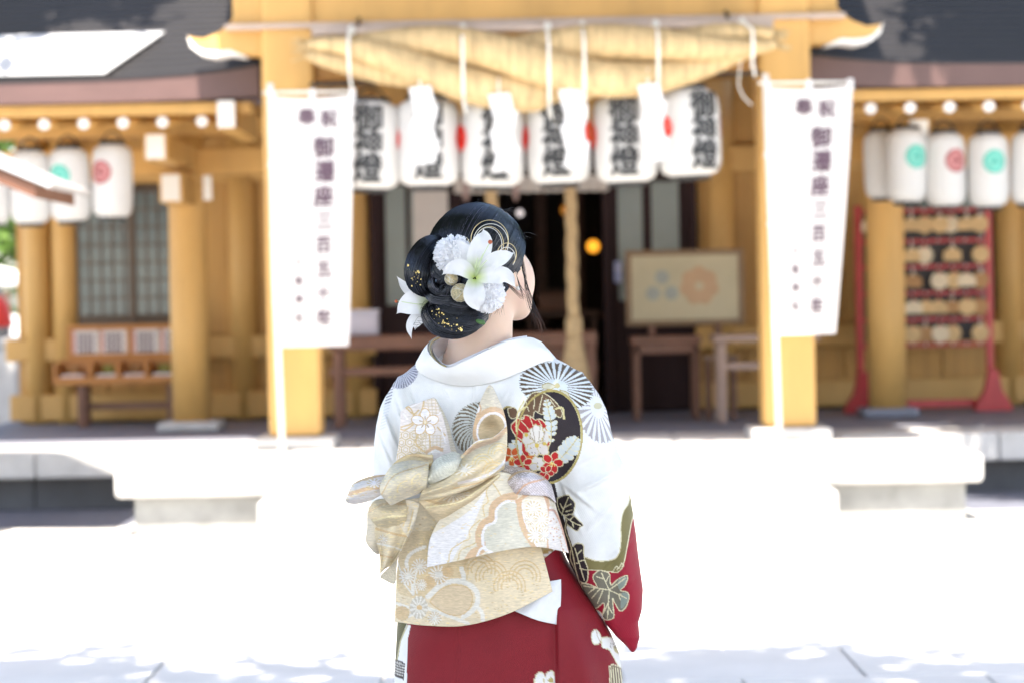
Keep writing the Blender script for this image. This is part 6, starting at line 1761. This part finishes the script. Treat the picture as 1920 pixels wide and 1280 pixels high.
def loop(cx, cy, rx, ry, a0, a1, m, rot=0, w0=-66):
    L = []
    for k in range(31):
        a = a0 + (a1 - a0) * k / 30; x, y = rx * math.cos(a), ry * math.sin(a)
        L.append((cx + x * math.cos(rot) - y * math.sin(rot), cy + x * math.sin(rot) + y * math.cos(rot), w0 + 10 * math.cos(a) + 0.02 * (cy - y)))
    tube('wire_loop', fig(pc(L)), 0.0007, m, wire, 6)
loop(918, 449, 35, 36, math.pi * 0.86, math.pi * 2.35, GOLDW)
loop(920, 456, 33, 36, math.pi * 0.90, math.pi * 2.3, SILVW)
loop(917, 459, 27, 34, math.pi * 0.95, math.pi * 2.4, GOLDW)
loop(915, 460, 26, 33, math.pi * 1.0, math.pi * 2.35, SILVW, 0, -70)
loop(950, 478, 18, 22, math.pi * 1.0, math.pi * 2.25, GOLDW, 0.1)
loop(949, 484, 17, 20, math.pi * 1.0, math.pi * 2.2, SILVW, 0.1)
for k in range(4):
    tube('wire_end', fig(pc([(931 + 2 * k, 512, -50), (934 + 3 * k, 535, -56), (937 + 2.5 * k, 545 + 6 * k, -52)])), 0.0007, SILVW, wire, 6)
tube('wire_end', fig(pc([(886, 470, -70), (879, 452, -74), (875, 445, -72)])), 0.0007, GOLDW, wire, 6)
lf = thing('green_leaf_stem', 'tiny green leaf stem poking out beneath the bun', 'leaf', at3((890, 597, -46)))
surf('leaf_blade', [[(886, 595, -52), (896, 598, -56), (908, 601, -52)], [(886, 598, -54), (896, 603, -60), (910, 606, -54)], [(887, 600, -52), (897, 607, -56), (909, 609, -52)]], GREENL, lf, nu=16, nv=10, thick=1)
tube('stem', [at3((878, 590, -46)), at3((888, 597, -52))], 0.0016, GREENL, lf, 6)
# gold leaf flakes pressed onto the rolls
g = np.random.default_rng(5)
for (cx, cy, sx, sy, n_, w0) in ((780, 520, 8, 14, 22, -73), (822, 586, 8, 10, 16, -80), (832, 602, 8, 6, 10, -80), (860, 617, 7, 4, 9, -76), (845, 605, 22, 12, 12, -79), (767, 502, 2, 5, 5, -66)):
    for k in range(n_):
        x, y = g.normal(cx, sx * 0.6), g.normal(cy, sy * 0.6); r = abs(g.normal(0.6, 0.9)) + 0.35; m = 6
        pts = [(x + r * g.uniform(0.5, 1.2) * math.cos(q * 1.047), y + r * g.uniform(0.5, 1.2) * math.sin(q * 1.047), w0 + g.normal(scale=0.5)) for q in range(m)]
        mesh('gold_flake', fig(pc(pts)).tolist(), [tuple(range(m))], GOLDF, hair)
er = thing('pearl_earring', 'small white pearl earring below the lily petal', 'earring', at3((971, 541, 20)))
ball('pearl', pc([(971, 541, 18)])[0], 4, PEARL, er, 12)
tube('earring_post', [at3((969, 534, 22)), at3((971, 541, 18))], 0.0008, GOLDW, er, 6)
